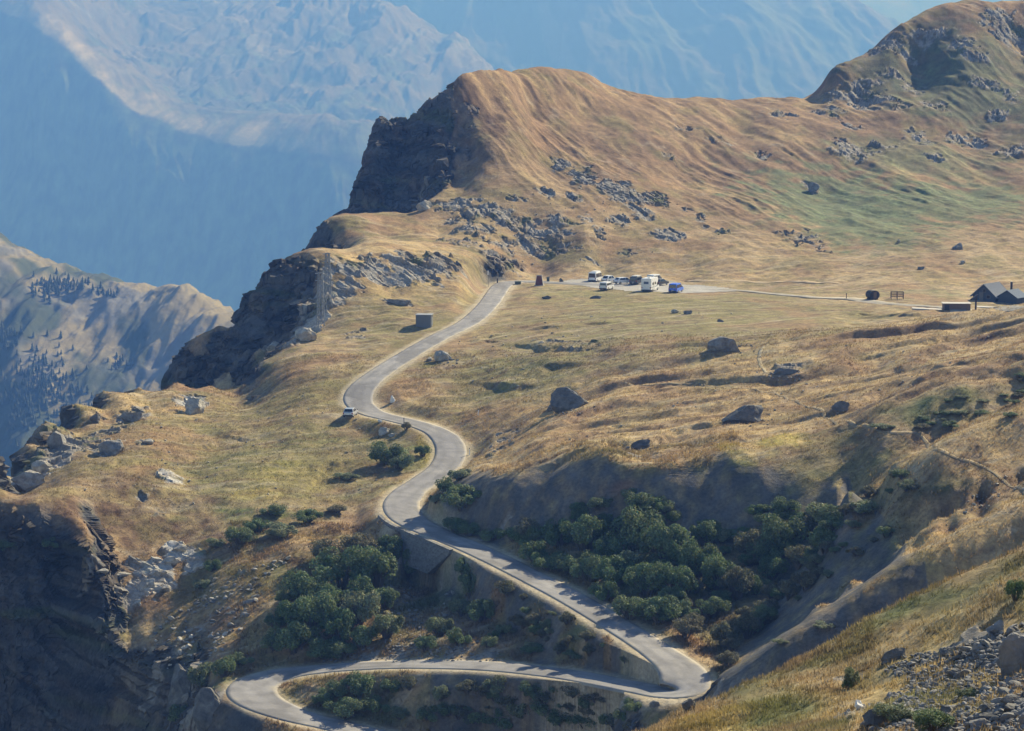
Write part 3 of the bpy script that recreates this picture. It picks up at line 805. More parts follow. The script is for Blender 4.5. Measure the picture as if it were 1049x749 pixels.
# ------------------------------------------------------------------ the country behind: near hill, big mountain, far peaks, valley floor
def far_mesh(name, spots_px, u0, u1, du, y0, y1, ny, relief, colour, k=1.0, kv=830.0, cshape=18):
    uu = np.arange(u0, u1 + du, du).astype(np.float64)
    yy = np.geomspace(y0 * k, y1 * k, ny)
    f = Field([uyz(q[0], q[1], q[2] * k) if q[1] < 900 else (q[0] - CX, q[1] * k, q[2] * k) for q in spots_px], uu, yy, cshape=cshape, sub=(4, 4))
    gx = np.gradient(f.Z, axis=1) / np.gradient(f.X, axis=1)
    f.Z = f.Z + relief(f).astype(np.float32)
    me = f.mesh(name)
    set_color(me, 'albedo', np.clip(colour(f), .01, .6).reshape(-1, 3))
    o = link_mesh(name, me, M_far)
    return o, f


FOREST = col((.030, .048, .022)); PASTURE = col((.11, .092, .055)); SCREE = col((.17, .16, .145)); CRAG = col((.075, .072, .066))

# near hill across the valley, lower left
def near_relief(f):
    w1 = fbm(f.X / 120, f.Y / 160, 3, 200)
    k = ridged(f.X / 95 - f.Y / 420 + .5 * w1, f.Y / 420 + .2 * w1, 5, 201)
    return 4 * (k - .6) + 2.5 * fbm(f.X / 60, f.Y / 80, 5, 205) + 4 * ridged(f.X / 26 - f.Y / 120, f.Y / 150, 3, 207)


def near_colour(f):
    a = fbm(f.X / 60, f.Y / 90, 4, 211); b = fbm(f.X / 14 - f.Y / 40, f.Y / 60, 3, 214)
    c = mix(PASTURE * 2.0, CRAG * 2.2, sstep(-.2, .6, a + .7 * b))
    px = CX + f.X / f.Y * F
    row = proj(f.X, f.Y, f.Z)[1]
    wood = sstep(0, .45, fbm(f.X / 70, f.Y / 140, 4, 219) + .25 - .5 * sstep(1290, 1420, f.Y) * 0 - .55 * sstep(95, 190, px) + .25 * sstep(360, 460, row))
    return mix(c, FOREST, wood * .9)


hill, FH = far_mesh('valley_hill',
    [(-150, 205, 1520), (-60, 222, 1510), (0, 246, 1500), (40, 270, 1480), (60, 277, 1475), (92, 288, 1465), (130, 298, 1455), (165, 296, 1450), (190, 300, 1440), (215, 312, 1425), (242, 328, 1410), (275, 352, 1390), (330, 400, 1370), (420, 470, 1350), (600, 560, 1340),
     (-60, 380, 1340), (20, 400, 1310), (20, 480, 1230), (100, 400, 1320), (80, 340, 1390), (150, 350, 1380), (200, 370, 1350), (-60, 560, 1200), (100, 560, 1200), (250, 500, 1260), (400, 640, 1200),
     (-150, 1640, -190), (0, 1640, -190), (100, 1640, -230), (250, 1600, -280), (400, 1600, -360), (600, 1600, -450), (-150, 1900, -420), (100, 1900, -450), (400, 1900, -520),
     (-300, 1520, -60), (-300, 1200, -200), (-300, 1900, -350), (-300, 1000, -340), (100, 1000, -340), (400, 1000, -380), (700, 1000, -400), (700, 1900, -550)],
    -820, 180, 1.5, 1000, 1900, 420, near_relief, near_colour, k=1.5)
tag(hill, 'hazy lower hillside of scree and pasture across the valley', 'hill', kind='structure')

# big mountain at the left with its sunlit spur
def big_relief(f):
    w1 = fbm(f.X / 700, f.Y / 900, 3, 230)
    k = ridged(f.X / 420 + f.Y / 2600 + .3 * w1, f.Y / 2400 - f.X / 2600, 6, 231, .55)
    k2 = ridged(f.X / 300 - f.Y / 900 + .25 * w1, f.Y / 1500 + f.X / 1800, 5, 235, .55)
    up = sstep(8100, 9200, f.Y)
    px = CX + f.X / f.Y * F; row = proj(f.X, f.Y, f.Z)[1]
    sp = np.interp(px, [0, 40, 75, 105, 128, 150, 185, 220, 250, 290, 330, 352, 400], [5, 22, 50, 80, 105, 118, 131, 142, 147, 152, 154, 160, 185])
    calm = 1 - .93 * np.exp(-((row - sp) / 42) ** 2) * (f.Y < 8600)
    return calm * (42 * (k - .8)) * (1 - .6 * up) + 36 * (k2 - .8) * up + calm * 22 * fbm(f.X / 240, f.Y / 300, 6, 236)


def big_colour(f):
    a = fbm(f.X / 450, f.Y / 700, 5, 241); b = fbm(f.X / 90 - f.Y / 300, f.Y / 900, 5, 244, .65)
    row = proj(f.X, f.Y, f.Z)[1]
    c = mix(PASTURE * 1.05, CRAG * .8, sstep(-.2, .6, a + .7 * b))
    c = mix(c, SCREE, sstep(.35, .8, b - .3 * a) * .8)
    px = CX + f.X / f.Y * F
    sp = np.interp(px, [0, 40, 75, 105, 128, 150, 185, 220, 250, 290, 330, 352, 400, 480, 620], [5, 22, 50, 80, 105, 118, 131, 142, 147, 152, 154, 160, 185, 230, 310])
    wn = fbm(f.X / 200, f.Y / 300, 5, 249)
    wood = np.where(f.Y < 8500, sstep(-.15, .35, wn * .25 + (row - sp - 2) / 9), 0)
    wood = np.maximum(wood, .75 * sstep(.0, .5, wn + .5 * fbm(f.X / 60, f.Y / 90, 3, 250) + (row - 70) / 160))
    c = mix(c, FOREST * (1.2 + 1.6 * fbm(f.X / 45, f.Y / 70, 4, 252, .65))[..., None], wood * .93)
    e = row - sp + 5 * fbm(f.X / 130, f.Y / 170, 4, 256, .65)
    spur = (1 - sstep(-1, 4, e)) * sstep(-30, -3, e) * (1 - sstep(300, 350, px)) * (f.Y < 8700) * (.75 + .5 * b)  # sunlight on the spur's crest, painted in as a pale tan band
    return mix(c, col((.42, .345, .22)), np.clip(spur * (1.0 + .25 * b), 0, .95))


big, FB = far_mesh('mountain',
    [(-150, -60, 4300), (0, 5, 4200), (40, 22, 4150), (75, 50, 4090), (105, 80, 4030), (128, 105, 3990), (150, 118, 3960), (185, 131, 3930), (220, 142, 3890), (250, 147, 3860), (290, 152, 3820), (330, 154, 3790), (352, 160, 3770), (400, 185, 3740), (480, 230, 3720), (620, 310, 3700),
     # shadowed face under the spur
     (0, 120, 4010), (60, 140, 3930), (120, 170, 3850), (180, 180, 3820), (250, 185, 3770), (320, 190, 3720), (0, 240, 3800), (100, 260, 3740), (200, 270, 3680), (300, 280, 3620), (380, 300, 3600), (100, 330, 3600), (250, 340, 3500), (400, 360, 3500), (-150, 120, 3950), (-150, 260, 3700), (-150, 420, 3400), (100, 450, 3350), (300, 480, 3300), (600, 520, 3300), (600, 400, 3500),
     # sunny upper slopes behind the spur
     (120, 60, 4500), (180, 95, 4420), (250, 115, 4350), (330, 130, 4350), (420, 140, 4450), (200, 30, 4900), (300, 60, 4800), (400, 80, 4800), (450, 110, 4800), (250, 0, 5200), (330, -5, 5250), (380, 2, 5250), (410, 12, 5230), (450, 32, 5200), (480, 48, 5170), (498, 62, 5150), (510, 85, 5130), (540, 130, 5100), (620, 220, 5050), (100, -20, 5000), (0, -60, 4900), (-150, -120, 4900),
     (-150, 6500, -100), (100, 6500, 0), (330, 6500, -150), (498, 6300, -330), (620, 6200, -600), (850, 6000, -900), (850, 5000, -900), (850, 4000, -900), (850, 3000, -850), (300, 2900, -800), (0, 2900, -750), (-300, 2900, -600), (-300, 4300, 260), (-300, 5500, 300), (-300, 6500, 100), (-300, 3700, -150), (330, 5700, 30), (100, 5700, 150), (498, 5500, -90)],
    -820, 330, 1.5, 2900, 6500, 620, big_relief, big_colour, k=2.0)
tag(big, 'big hazy mountain with a sunlit grassy spur above dark forest', 'mountain', kind='structure')


def peak_relief(f):
    w1 = fbm(f.X / 1200, f.Y / 1500, 3, 260)
    k = ridged(f.X / 800 + f.Y / 5000 + .2 * w1, f.Y / 5000 - f.X / 6000, 6, 261, .55)
    return 45 * (k - .8) + 30 * fbm(f.X / 330, f.Y / 500, 6, 266)


def peak_colour(f):
    a = fbm(f.X / 300, f.Y / 700, 4, 271); row = proj(f.X, f.Y, f.Z)[1]
    streak = fbm(f.X / 190 + f.Y / 900, f.Y / 4000, 4, 274)
    c = mix(FOREST * 1.6, CRAG, sstep(-.3, .5, a))
    c = mix(c, SCREE, sstep(.32, .7, streak + .25 * a) * .9)
    return c


pk, FP = far_mesh('far_peak',
    [(250, -60, 8200), (400, -60, 8200), (560, -70, 8200), (700, -50, 8150), (780, -25, 8100), (840, -6, 8000), (875, 8, 7950), (905, 24, 7900), (925, 32, 7880), (980, 60, 7800), (1049, 95, 7750), (1200, 170, 7700), (1400, 260, 7600),
     (400, 60, 7500), (560, 60, 7450), (700, 60, 7400), (820, 60, 7450), (400, 160, 6900), (600, 170, 6800), (800, 170, 6800), (1000, 180, 7000), (400, 350, 6300), (800, 350, 6300), (1200, 350, 6600),
     (250, 9500, 0), (560, 9500, 0), (840, 9500, -150), (1049, 9500, -500), (1400, 9500, -900), (100, 8200, 300), (100, 7000, -300), (100, 6200, -800), (1400, 6200, -1000), (-100, 8200, 200)],
    -450, 900, 2.2, 6200, 9500, 420, peak_relief, peak_colour, k=1.6)
tag(pk, 'dark blue far peak with pale scree streaks under the skyline', 'mountain', kind='structure')

pk2, FP2 = far_mesh('far_range',
    [(600, -30, 13500), (760, -40, 13500), (860, -32, 13500), (920, -14, 13400), (960, -22, 13400), (1049, -40, 13500), (1250, -70, 13600), (700, 120, 12000), (1000, 120, 12000), (1250, 120, 12000), (400, 20, 13000),
     (600, 15000, -400), (1000, 15000, -400), (1250, 15000, -400), (400, 12000, -600)],
    -300, 900, 3, 11800, 15000, 160, lambda f: .7 * peak_relief(f), lambda f: mix(np.broadcast_to(CRAG, f.Z.shape + (3,)), SCREE, sstep(-.2, .5, fbm(f.X / 500, f.Y / 900, 4, 281))), k=1.7)
tag(pk2, 'palest far mountain range just under the sky', 'mountain', kind='structure')

gv = np.array([[-30000, -3000, -2050], [30000, -3000, -2050], [30000, 45000, -2050], [-30000, 45000, -2050]], float)
vf = fast_mesh('valley_floor', gv, np.array([[0, 1, 2, 3]]), False)
set_color(vf, 'albedo', np.tile(FOREST, (4, 1)))
tag(link_mesh('valley_floor', vf, M_far), 'dark wooded valley floor far below the pass', 'valley floor', kind='structure')

# ------------------------------------------------------------------ the air
def make_haze():
    x0, x1, y0, y1, z0, z1 = -16000, 16000, -900, 27000, -2052, 1500
    zt = max([f.Z.max() for f in (FB, FP, FP2, T, FH)]) + 25
    z1 = float(zt)
    v = np.array([[x0, y0, z0], [x1, y0, z0], [x1, y1, z0], [x0, y1, z0], [x0, y0, z1], [x1, y0, z1], [x1, y1, z1], [x0, y1, z1]], float)
    fc = np.array([[0, 3, 2, 1], [4, 5, 6, 7], [0, 1, 5, 4], [1, 2, 6, 5], [2, 3, 7, 6], [3, 0, 4, 7]])
    m = bpy.data.materials.new('thin mountain air'); m.use_nodes = True
    t = m.node_tree
    for n in list(t.nodes):
        if n.type == 'BSDF_PRINCIPLED': t.nodes.remove(n)
    pv = t.nodes.new('ShaderNodeVolumePrincipled')
    pv.inputs['Color'].default_value = HAZE_COLOR + (1,)
    pv.inputs['Absorption Color'].default_value = (.66, .63, 1, 1)
    pv.inputs['Density'].default_value = HAZE_DENSITY
    pv.inputs['Anisotropy'].default_value = 0.0
    t.links.new(pv.outputs[0], t.nodes['Material Output'].inputs['Volume'])
    o = link_mesh('haze', fast_mesh('haze', v, fc, False), m)
    tag(o, 'thin blue mountain haze filling the valley', 'haze', kind='stuff')


make_haze()

# ------------------------------------------------------------------ road, car park, tracks
def ribbon(name, pl, hw, lift, mat, label, colour=None, skirt=.25, across=6, kind='structure', hwf=None, lay=False):
    pl = np.asarray(pl)
    t = np.gradient(pl[:, :2], axis=0); t /= np.linalg.norm(t, axis=1)[:, None] + 1e-9
    nrm = np.stack([-t[:, 1], t[:, 0]], 1)
    n = len(pl)
    offs = np.linspace(-1, 1, across + 1)
    V = []; CO = []
    for k, o in enumerate(np.concatenate([[-1.03], offs, [1.03]])):
        h = hw if hwf is None else hwf
        x = pl[:, 0] + nrm[:, 0] * o * h; y = pl[:, 1] + nrm[:, 1] * o * h
        z = pl[:, 2] + lift + .04 * (1 - o * o)
        if lay:
            wv = 1 + .5 * fbm(np.arange(n) / 9, np.full(n, 3.3 * k), 2, 345)
            x = pl[:, 0] + nrm[:, 0] * o * h * wv; y = pl[:, 1] + nrm[:, 1] * o * h * wv
            z = T.hs(x, y) + lift
        if abs(o) > 1.01: z = z - skirt
        V.append(np.stack([x, y, z], 1)); CO.append(np.full(n, o))
    V = np.stack(V, 1); m = V.shape[1]
    i = np.arange(n * m).reshape(n, m)
    f = np.stack([i[:-1, :-1], i[1:, :-1], i[1:, 1:], i[:-1, 1:]], -1).reshape(-1, 4)
    v = V.reshape(-1, 3)
    me = fast_mesh(name, v, f)
    if colour is not None:
        set_color(me, 'albedo', colour(v, np.stack(CO, 1).reshape(-1)))
    o = link_mesh(name, me, mat)
    tag(o, label, None, kind=kind)
    me.flip_normals() if v is None else None
    return o


def road_col(v, o):
    n = fbm(v[:, 0] / 3, v[:, 1] / 3, 3, 301); b = fbm(v[:, 0] / 14, v[:, 1] / 14, 2, 305)
    c = mix(np.broadcast_to(col((.235, .228, .228)), (len(v), 3)), col((.30, .288, .278)), .4 + .8 * b + .5 * n)
    track = np.exp(-((np.abs(o) - .45) / .16) ** 2)
    c = mix(c, col((.16, .157, .16)), track * (.4 + .4 * b))
    pt = facets(v[:, 0] / 5 + .2 * o, v[:, 1] / 7, 307, .1)
    c = mix(c, c * .74, (pt > .33) * .8); c = mix(c, c * 1.16, (pt < -.36) * .8)
    c = mix(c, col((.13, .128, .13)), sstep(.75, 1.1, ridged(v[:, 0] / 4, v[:, 1] / 4, 2, 309)) * .35)
    return mix(c, col((.36, .32, .25)), sstep(.8, 1.06, np.abs(o) + .22 * n + .1 * b) * .8)


M_road = ground_mat('worn grey asphalt', 1.6, .15, .05, .16)
M_road.node_tree.nodes['Principled BSDF'].inputs['Roughness'].default_value = .85
dense = []
for a, b in zip(road[:-1], road[1:]):
    k = max(1, int(np.linalg.norm(b - a) / .7))
    for i in range(k): dense.append(a + (b - a) * i / k)
dense = np.array(dense)
dpx, dpy = proj(dense[:, 0], dense[:, 1], dense[:, 2])
hwf = np.full(len(dense), 2.25)
for cx_, cy_, r_, add in [(262, 706, 40, .9), (455, 462, 40, .3), (405, 522, 40, .5), (700, 700, 30, .7), (368, 406, 30, .3)]:
    hwf += add * np.exp(-((dpx - cx_) ** 2 + (dpy - cy_) ** 2) / r_ ** 2)
k_ = np.ones(9) / 9
hwf = np.convolve(np.pad(hwf, 4, mode='edge'), k_, mode='valid')
ribbon('road', dense, 2.3, 0.0, M_road, 'narrow grey asphalt road winding down through hairpin bends', road_col, skirt=.3, across=10, hwf=hwf)


def drape(name, poly_px, mat, label, colour, step=.8, lift=.05):
    pts = [T.hit(*q) for q in poly_px]
    pg = np.array([[p.x, p.y] for p in pts])
    x0, y0 = pg.min(0) - 1; x1, y1 = pg.max(0) + 1
    gx_ = np.arange(x0, x1, step); gy_ = np.arange(y0, y1, step)
    GX, GY = np.meshgrid(gx_, gy_)
    wob = .7 * fbm(GX / 4, GY / 4, 2, 331)
    inside = np.zeros(GX.shape, bool)
    j = len(pg) - 1
    for i in range(len(pg)):
        xi, yi = pg[i]; xj, yj = pg[j]
        inside ^= ((yi > GY + wob) != (yj > GY + wob)) & (GX + wob < (xj - xi) * (GY + wob - yi) / (yj - yi + 1e-9) + xi)
        j = i
    Zz = T.hs(GX, GY) + lift
    v = np.stack([GX, GY, Zz], -1).reshape(-1, 3)
    i = np.arange(GX.size).reshape(GX.shape)
    f = np.stack([i[:-1, :-1], i[:-1, 1:], i[1:, 1:], i[1:, :-1]], -1).reshape(-1, 4)
    keep = inside[:-1, :-1].reshape(-1)
    f = f[keep]
    used = np.unique(f); remap = -np.ones(len(v), int); remap[used] = np.arange(len(used))
    v = v[used]; f = remap[f]
    me = fast_mesh(name, v, f)
    n = fbm(v[:, 0] / 5, v[:, 1] / 5, 3, 335)
    set_color(me, 'albedo', mix(np.broadcast_to(col(colour), (len(v), 3)), col(colour) * .75, .5 + .7 * n))
    o = link_mesh(name, me, mat)
    tag(o, label, None, kind='structure')


M_gravel = ground_mat('pale gravel', 2.5, .3, .05, .2)
drape('car_park', [(568, 290), (580, 287.5), (610, 286), (650, 286), (690, 289.5), (730, 294), (765, 298.5), (700, 300.5), (655, 299.5), (618, 296.5), (590, 292.5)], M_gravel, 'pale gravel car park on the flat of the pass', (.36, .345, .32))


def path_hits(pts, per=10):
    h = [T.hit(*p) for p in pts]
    h = [tuple(p) for p in h if p is not None]
    pl = catmull(h, per)
    out = []
    for a, b in zip(pl[:-1], pl[1:]):
        k = max(1, int(np.linalg.norm(b[:2] - a[:2]) / .6))
        for i in range(k): out.append(a + (b - a) * i / k)
    out = np.array(out)
    out[:, 2] = T.hs(out[:, 0], out[:, 1])
    z = out[:, 2]
    for _ in range(4): z[1:-1] = (z[:-2] + 2 * z[1:-1] + z[2:]) / 4
    return out


def dust_col(c):
    def f(v, o):
        n = fbm(v[:, 0] / 2, v[:, 1] / 2, 3, 341)
        return mix(np.broadcast_to(col(c), (len(v), 3)), col(c) * .65, .5 + .8 * n)
    return f


ribbon('track', path_hits([(740, 296.5), (780, 300), (830, 304.5), (870, 306.5), (900, 310), (935, 313), (980, 316), (1040, 318)]), 1.9, .07, M_gravel, 'pale gravel track crossing the meadow to the chalet', dust_col((.34, .31, .26)), across=4, skirt=.1, lay=True)
ribbon('footpath', path_hits([(640, 392), (690, 393), (740, 397), (775, 399), (811, 410), (835, 418), (870, 432), (910, 443), (950, 455), (958, 460)]), .30, .03, M_gravel, 'narrow trodden footpath slanting across the golden hill', dust_col((.29, .235, .15)), across=3, skirt=.1, lay=True)
ribbon('footpath', path_hits([(958, 460), (972, 466), (1000, 476), (1025, 490), (1049, 505), (1070, 515)]), .30, .03, M_gravel, 'narrow trodden footpath dropping to the lower spur', dust_col((.29, .235, .15)), across=3, skirt=.1, lay=True)
ribbon('footpath', path_hits([(787, 353), (779, 360), (778, 372), (786, 384)]), .30, .03, M_gravel, 'short pale footpath beside the flat rock', dust_col((.42, .36, .24)), across=3, skirt=.1, lay=True)
ribbon('track', path_hits([(860, 290.6), (800, 288.8), (740, 287.2), (700, 287)]), .8, .06, M_gravel, 'faint pale track along the foot of the hill', dust_col((.40, .31, .2)), across=3, skirt=.1, lay=True)

# ------------------------------------------------------------------ mesh building aid
class MB:
    def __init__(self): self.bm = bmesh.new()

    def box(self, c, s, rot=None, taper=None):
        v = []
        for dz in (-1, 1):
            for dx, dy in ((-1, -1), (1, -1), (1, 1), (-1, 1)):
                k = 1.0 if (taper is None or dz < 0) else taper
                p = Vector((dx * s[0] / 2 * k, dy * s[1] / 2 * k, dz * s[2] / 2))
                if rot: p = rot @ p
                v.append(self.bm.verts.new(p + Vector(c)))
        for q in ((3, 2, 1, 0), (4, 5, 6, 7), (0, 1, 5, 4), (1, 2, 6, 5), (2, 3, 7, 6), (3, 0, 4, 7)):
            self.bm.faces.new([v[i] for i in q])
        return self

    def bar(self, a, b, w):
        a = Vector(a); b = Vector(b); d = b - a
        q = d.to_track_quat('Z', 'Y').to_matrix()
        return self.box((a + b) / 2, (w, w, d.length), q)

    def prism(self, pts, x0, x1, wf=None):
        """profile in (y,z) pushed along x; wf(z) narrows the half width"""
        wf = wf or (lambda z: 1.0)
        c = (x0 + x1) / 2; h = (x1 - x0) / 2
        A = [self.bm.verts.new((c - h * wf(z), y, z)) for y, z in pts]
        B = [self.bm.verts.new((c + h * wf(z), y, z)) for y, z in pts]
        self.bm.faces.new(A); self.bm.faces.new(B[::-1])
        n = len(pts)
        for i in range(n):
            self.bm.faces.new((A[i], B[i], B[(i + 1) % n], A[(i + 1) % n]))
        return self

    def face(self, pts):
        self.bm.faces.new([self.bm.verts.new(p) for p in pts]); return self

    def wheel(self, c, r, w, seg=18, inner=0.0):
        prof = [(inner, -w / 2), (r * .93, -w / 2), (r, -w * .3), (r, w * .3), (r * .93, w / 2), (inner, w / 2)]
        rings = []
        for i in range(seg):
            a = 2 * math.pi * i / seg
            rings.append([self.bm.verts.new((c[0] + x, c[1] + q * math.cos(a), c[2] + q * math.sin(a))) for q, x in prof])
        for i in range(seg):
            A, B = rings[i], rings[(i + 1) % seg]
            for j in range(len(prof) - 1):
                try: self.bm.faces.new((A[j], A[j + 1], B[j + 1], B[j]))
                except ValueError: pass
        return self

    def build(self, name, mat, parent=None, bevel=0.0, smooth=False):
        bm = self.bm
        bmesh.ops.remove_doubles(bm, verts=bm.verts, dist=1e-5)
        bmesh.ops.recalc_face_normals(bm, faces=bm.faces)
        if bevel:
            bmesh.ops.bevel(bm, geom=[e for e in bm.edges if len(e.link_faces) == 2 and e.calc_face_angle(0) > .35], offset=bevel, segments=2, affect='EDGES', profile=.6)
        for f in bm.faces: f.smooth = smooth
        me = bpy.data.meshes.new(name); bm.to_mesh(me); bm.free()
        return link_mesh(name, me, mat, parent)


def empty(name, loc, rz=0.0):
    o = bpy.data.objects.new(name, None)
    o.location = loc; o.rotation_euler = (0, 0, rz); o.empty_display_size = .5
    C.objects.link(o)
    return o


def copy_tree(o, parent=None):
    c = o.copy(); C.objects.link(c)
    if parent: c.parent = parent
    for ch in list(o.children): copy_tree(ch, c)
    return c


M = {
    'white': plain('white vehicle paint', (.78, .78, .77), .35, var=.04, scale=2, coat=.3),
    'cream': plain('cream vehicle paint', (.66, .64, .58), .4, var=.05, scale=2, coat=.2),
    'silver': plain('silver vehicle paint', (.42, .43, .45), .3, metal=.3, var=.05, scale=2, coat=.3),
    'darkgrey': plain('dark grey vehicle paint', (.05, .052, .058), .35, var=.1, scale=2, coat=.3),
    'blue': plain('blue vehicle paint', (.03, .15, .75), .35, var=.08, scale=2, coat=.3),
    'glass': plain('dark window glass', (.018, .022, .028), .08, var=.1, spec=.6),
    'tyre': plain('tyre rubber', (.022, .022, .022), .9),
    'rim': plain('wheel rim', (.45, .45, .46), .35, metal=.8),
    'plastic': plain('black plastic', (.03, .03, .032), .6),
    'red': plain('red lamp glass', (.35, .02, .015), .25),
    'lamp': plain('clear lamp glass', (.7, .7, .68), .15),
    'stripe': plain('grey blue stripe', (.13, .16, .21), .9, spec=.1), 'bluewood': plain('blue grey painted boards', (.062, .072, .09), .85, var=.2, scale=4),
    'steel': plain('galvanised steel', (.20, .215, .235), .6, metal=.1, var=.15, scale=3),
    'roofmetal': plain('pale sheet metal roof', (.27, .285, .31), .9, metal=.0, spec=.12, var=.12, scale=1.2),
    'wood': plain('weathered brown timber', (.17, .115, .08), .85, var=.35, scale=5),
    'greywood': plain('weathered grey timber', (.17, .15, .13), .85, var=.3, scale=5),
    'darkwood': plain('dark stained timber', (.045, .036, .036), .8, var=.3, scale=4),
    'maroon': plain('dark maroon slate', (.17, .065, .048), .8, var=.25, scale=4),
    'concrete': plain('pale concrete', (.42, .40, .37), .9, var=.15, scale=2),
    'hut': plain('grey painted sheet steel', (.15, .165, .18), .6, var=.12, scale=2),
    'signwhite': plain('white sign paint', (.8, .8, .78), .5),
    'greenbox': plain('faded green paint', (.10, .13, .10), .7),
}


# ------------------------------------------------------------------ vehicles
def vehicle(name, label, cat, group, px, py, rz, prof, L, W, paint, side_w, front_w, rear_w, wheels, wr, belt, tumble=.86, bevel=.06, extra=None):
    p = T.hit(px, py)
    root = empty(name, (p.x, p.y, p.z + .07), rz)
    tag(root, label, cat, group)
    top = max(z for _, z in prof)
    wf = lambda z: 1.0 if z < belt else 1.0 - (1 - tumble) * (z - belt) / (top - belt)
    MB().prism(prof, -W / 2, W / 2, wf).build('body', M[paint], root, bevel=bevel, smooth=False)
    for poly in side_w:
        for s in (-1, 1):
            b = MB(); pts = [(s * (W / 2 * wf(z) + .006), y, z) for y, z in poly]
            b.face(pts)
            b.build('side_window', M['glass'], root)

    def across_win(nm, y0, z0, y1, z1, fw, off):
        b = MB()
        w0 = W / 2 * wf(z0) * fw; w1 = W / 2 * wf(z1) * fw
        b.face([(-w0, y0 + off, z0 + .004), (w0, y0 + off, z0 + .004), (w1, y1 + off, z1 + .004), (-w1, y1 + off, z1 + .004)])
        b.build(nm, M['glass'], root)
    if front_w: across_win('windscreen', *front_w, .86, .012)
    if rear_w: across_win('rear_window', *rear_w, .84, -.012)
    for y in wheels:
        for s in (-1, 1):
            t = MB().wheel((s * (W / 2 - .09), y, wr), wr, .2, inner=wr * .55).build('wheel', M['tyre'], root, smooth=False)
            MB().wheel((s * (W / 2 - .085), y, wr), wr * .57, .19).build('rim', M['rim'], t)
    yr = -L / 2; yf = L / 2
    MB().box((0, yr - .03, .42), (W * .96, .14, .22)).build('rear_bumper', M['plastic'], root, bevel=.03)
    MB().box((0, yf + .03, .42), (W * .96, .14, .22)).build('front_bumper', M['plastic'], root, bevel=.03)
    for s in (-1, 1):
        MB().box((s * W * .42, yr - .012, belt * .86), (W * .09, .05, .26)).build('tail_light', M['red'], root)
        MB().box((s * W * .38, yf + .0, .68), (W * .16, .09, .16)).build('headlight', M['lamp'], root)
        m = MB().box((s * (W / 2 + .1), L / 2 - L * .24, belt + .1), (.16, .1, .14)).build('mirror', M['plastic'], root, bevel=.02)
    MB().box((0, yr - .105, .62), (.5, .012, .11)).build('number_plate', M['signwhite'], root)
    if extra: extra(root, L, W)
    return root


def van_prof(L, H, nose=.95):
    y0, y1 = -L / 2, L / 2
    return [(y0, .3), (y1, .3), (y1, .78), (y1 - .12, .95), (y1 - nose, 1.12), (y1 - nose - .75, H - .08), (y1 - nose - 1.0, H), (y0 + .2, H), (y0 + .05, H - .12), (y0, 1.0)]


def van(label, px, py, rz, paint, L=4.9, H=1.95, W=1.9, group='vehicles parked on the pass', name='parked_van', extra=None, passenger=True):
    y0, y1 = -L / 2, L / 2
    sw = [[(y1 - 1.75, 1.12), (y1 - 1.05, 1.12), (y1 - 1.65, H - .25), (y1 - 1.75, H - .25)]]
    if passenger:
        sw += [[(y1 - 3.0, 1.12), (y1 - 1.85, 1.12), (y1 - 1.85, H - .25), (y1 - 3.0, H - .25)], [(y0 + .25, 1.12), (y1 - 3.1, 1.12), (y1 - 3.1, H - .25), (y0 + .28, H - .25)]]
    n = .95
    return vehicle(name, label, 'van', group, px, py, rz, van_prof(L, H), L, W, paint, sw,
                   (y1 - n - .04, 1.17, y1 - n - .68, H - .15), (y0, 1.1, y0 + .04, H - .2), (y0 + .95, y1 - .95), .34, 1.05, .86, .07, extra)


def car(label, px, py, rz, paint, L=4.2, H=1.48, W=1.78, group='vehicles parked on the pass', name='parked_car', extra=None):
    y0, y1 = -L / 2, L / 2
    prof = [(y0, .32), (y1, .32), (y1, .68), (y1 - .1, .78), (y1 - 1.1, .95), (y1 - 1.85, H - .05), (y1 - 2.2, H), (y0 + .75, H - .03), (y0 + .3, 1.0), (y0 + .02, .92), (y0 - .02, .6)]
    sw = [[(y1 - 2.35, .96), (y1 - 1.3, .96), (y1 - 1.95, H - .12), (y1 - 2.35, H - .12)], [(y0 + .55, .98), (y1 - 2.45, .96), (y1 - 2.45, H - .12), (y0 + .95, H - .14)]]
    return vehicle(name, label, 'car', group, px, py, rz, prof, L, W, paint, sw,
                   (y1 - 1.18, .99, y1 - 1.8, H - .09), (y0 + .33, 1.03, y0 + .7, H - .08), (y0 + .8, y1 - .85), .31, .92, .78, .06, extra)


def roof_box(mat):
    def f(root, L, W):
        MB().box((0, -.3, 1.62), (.8, 1.5, .3)).build('roof_box', M[mat], root, bevel=.08)
    return f


def pop_roof(H, mat='white'):
    def f(root, L, W):
        MB().box((0, -.4, H + .1), (W * .72, L * .5, .2)).build('pop_up_roof', M[mat], root, bevel=.05)
    return f


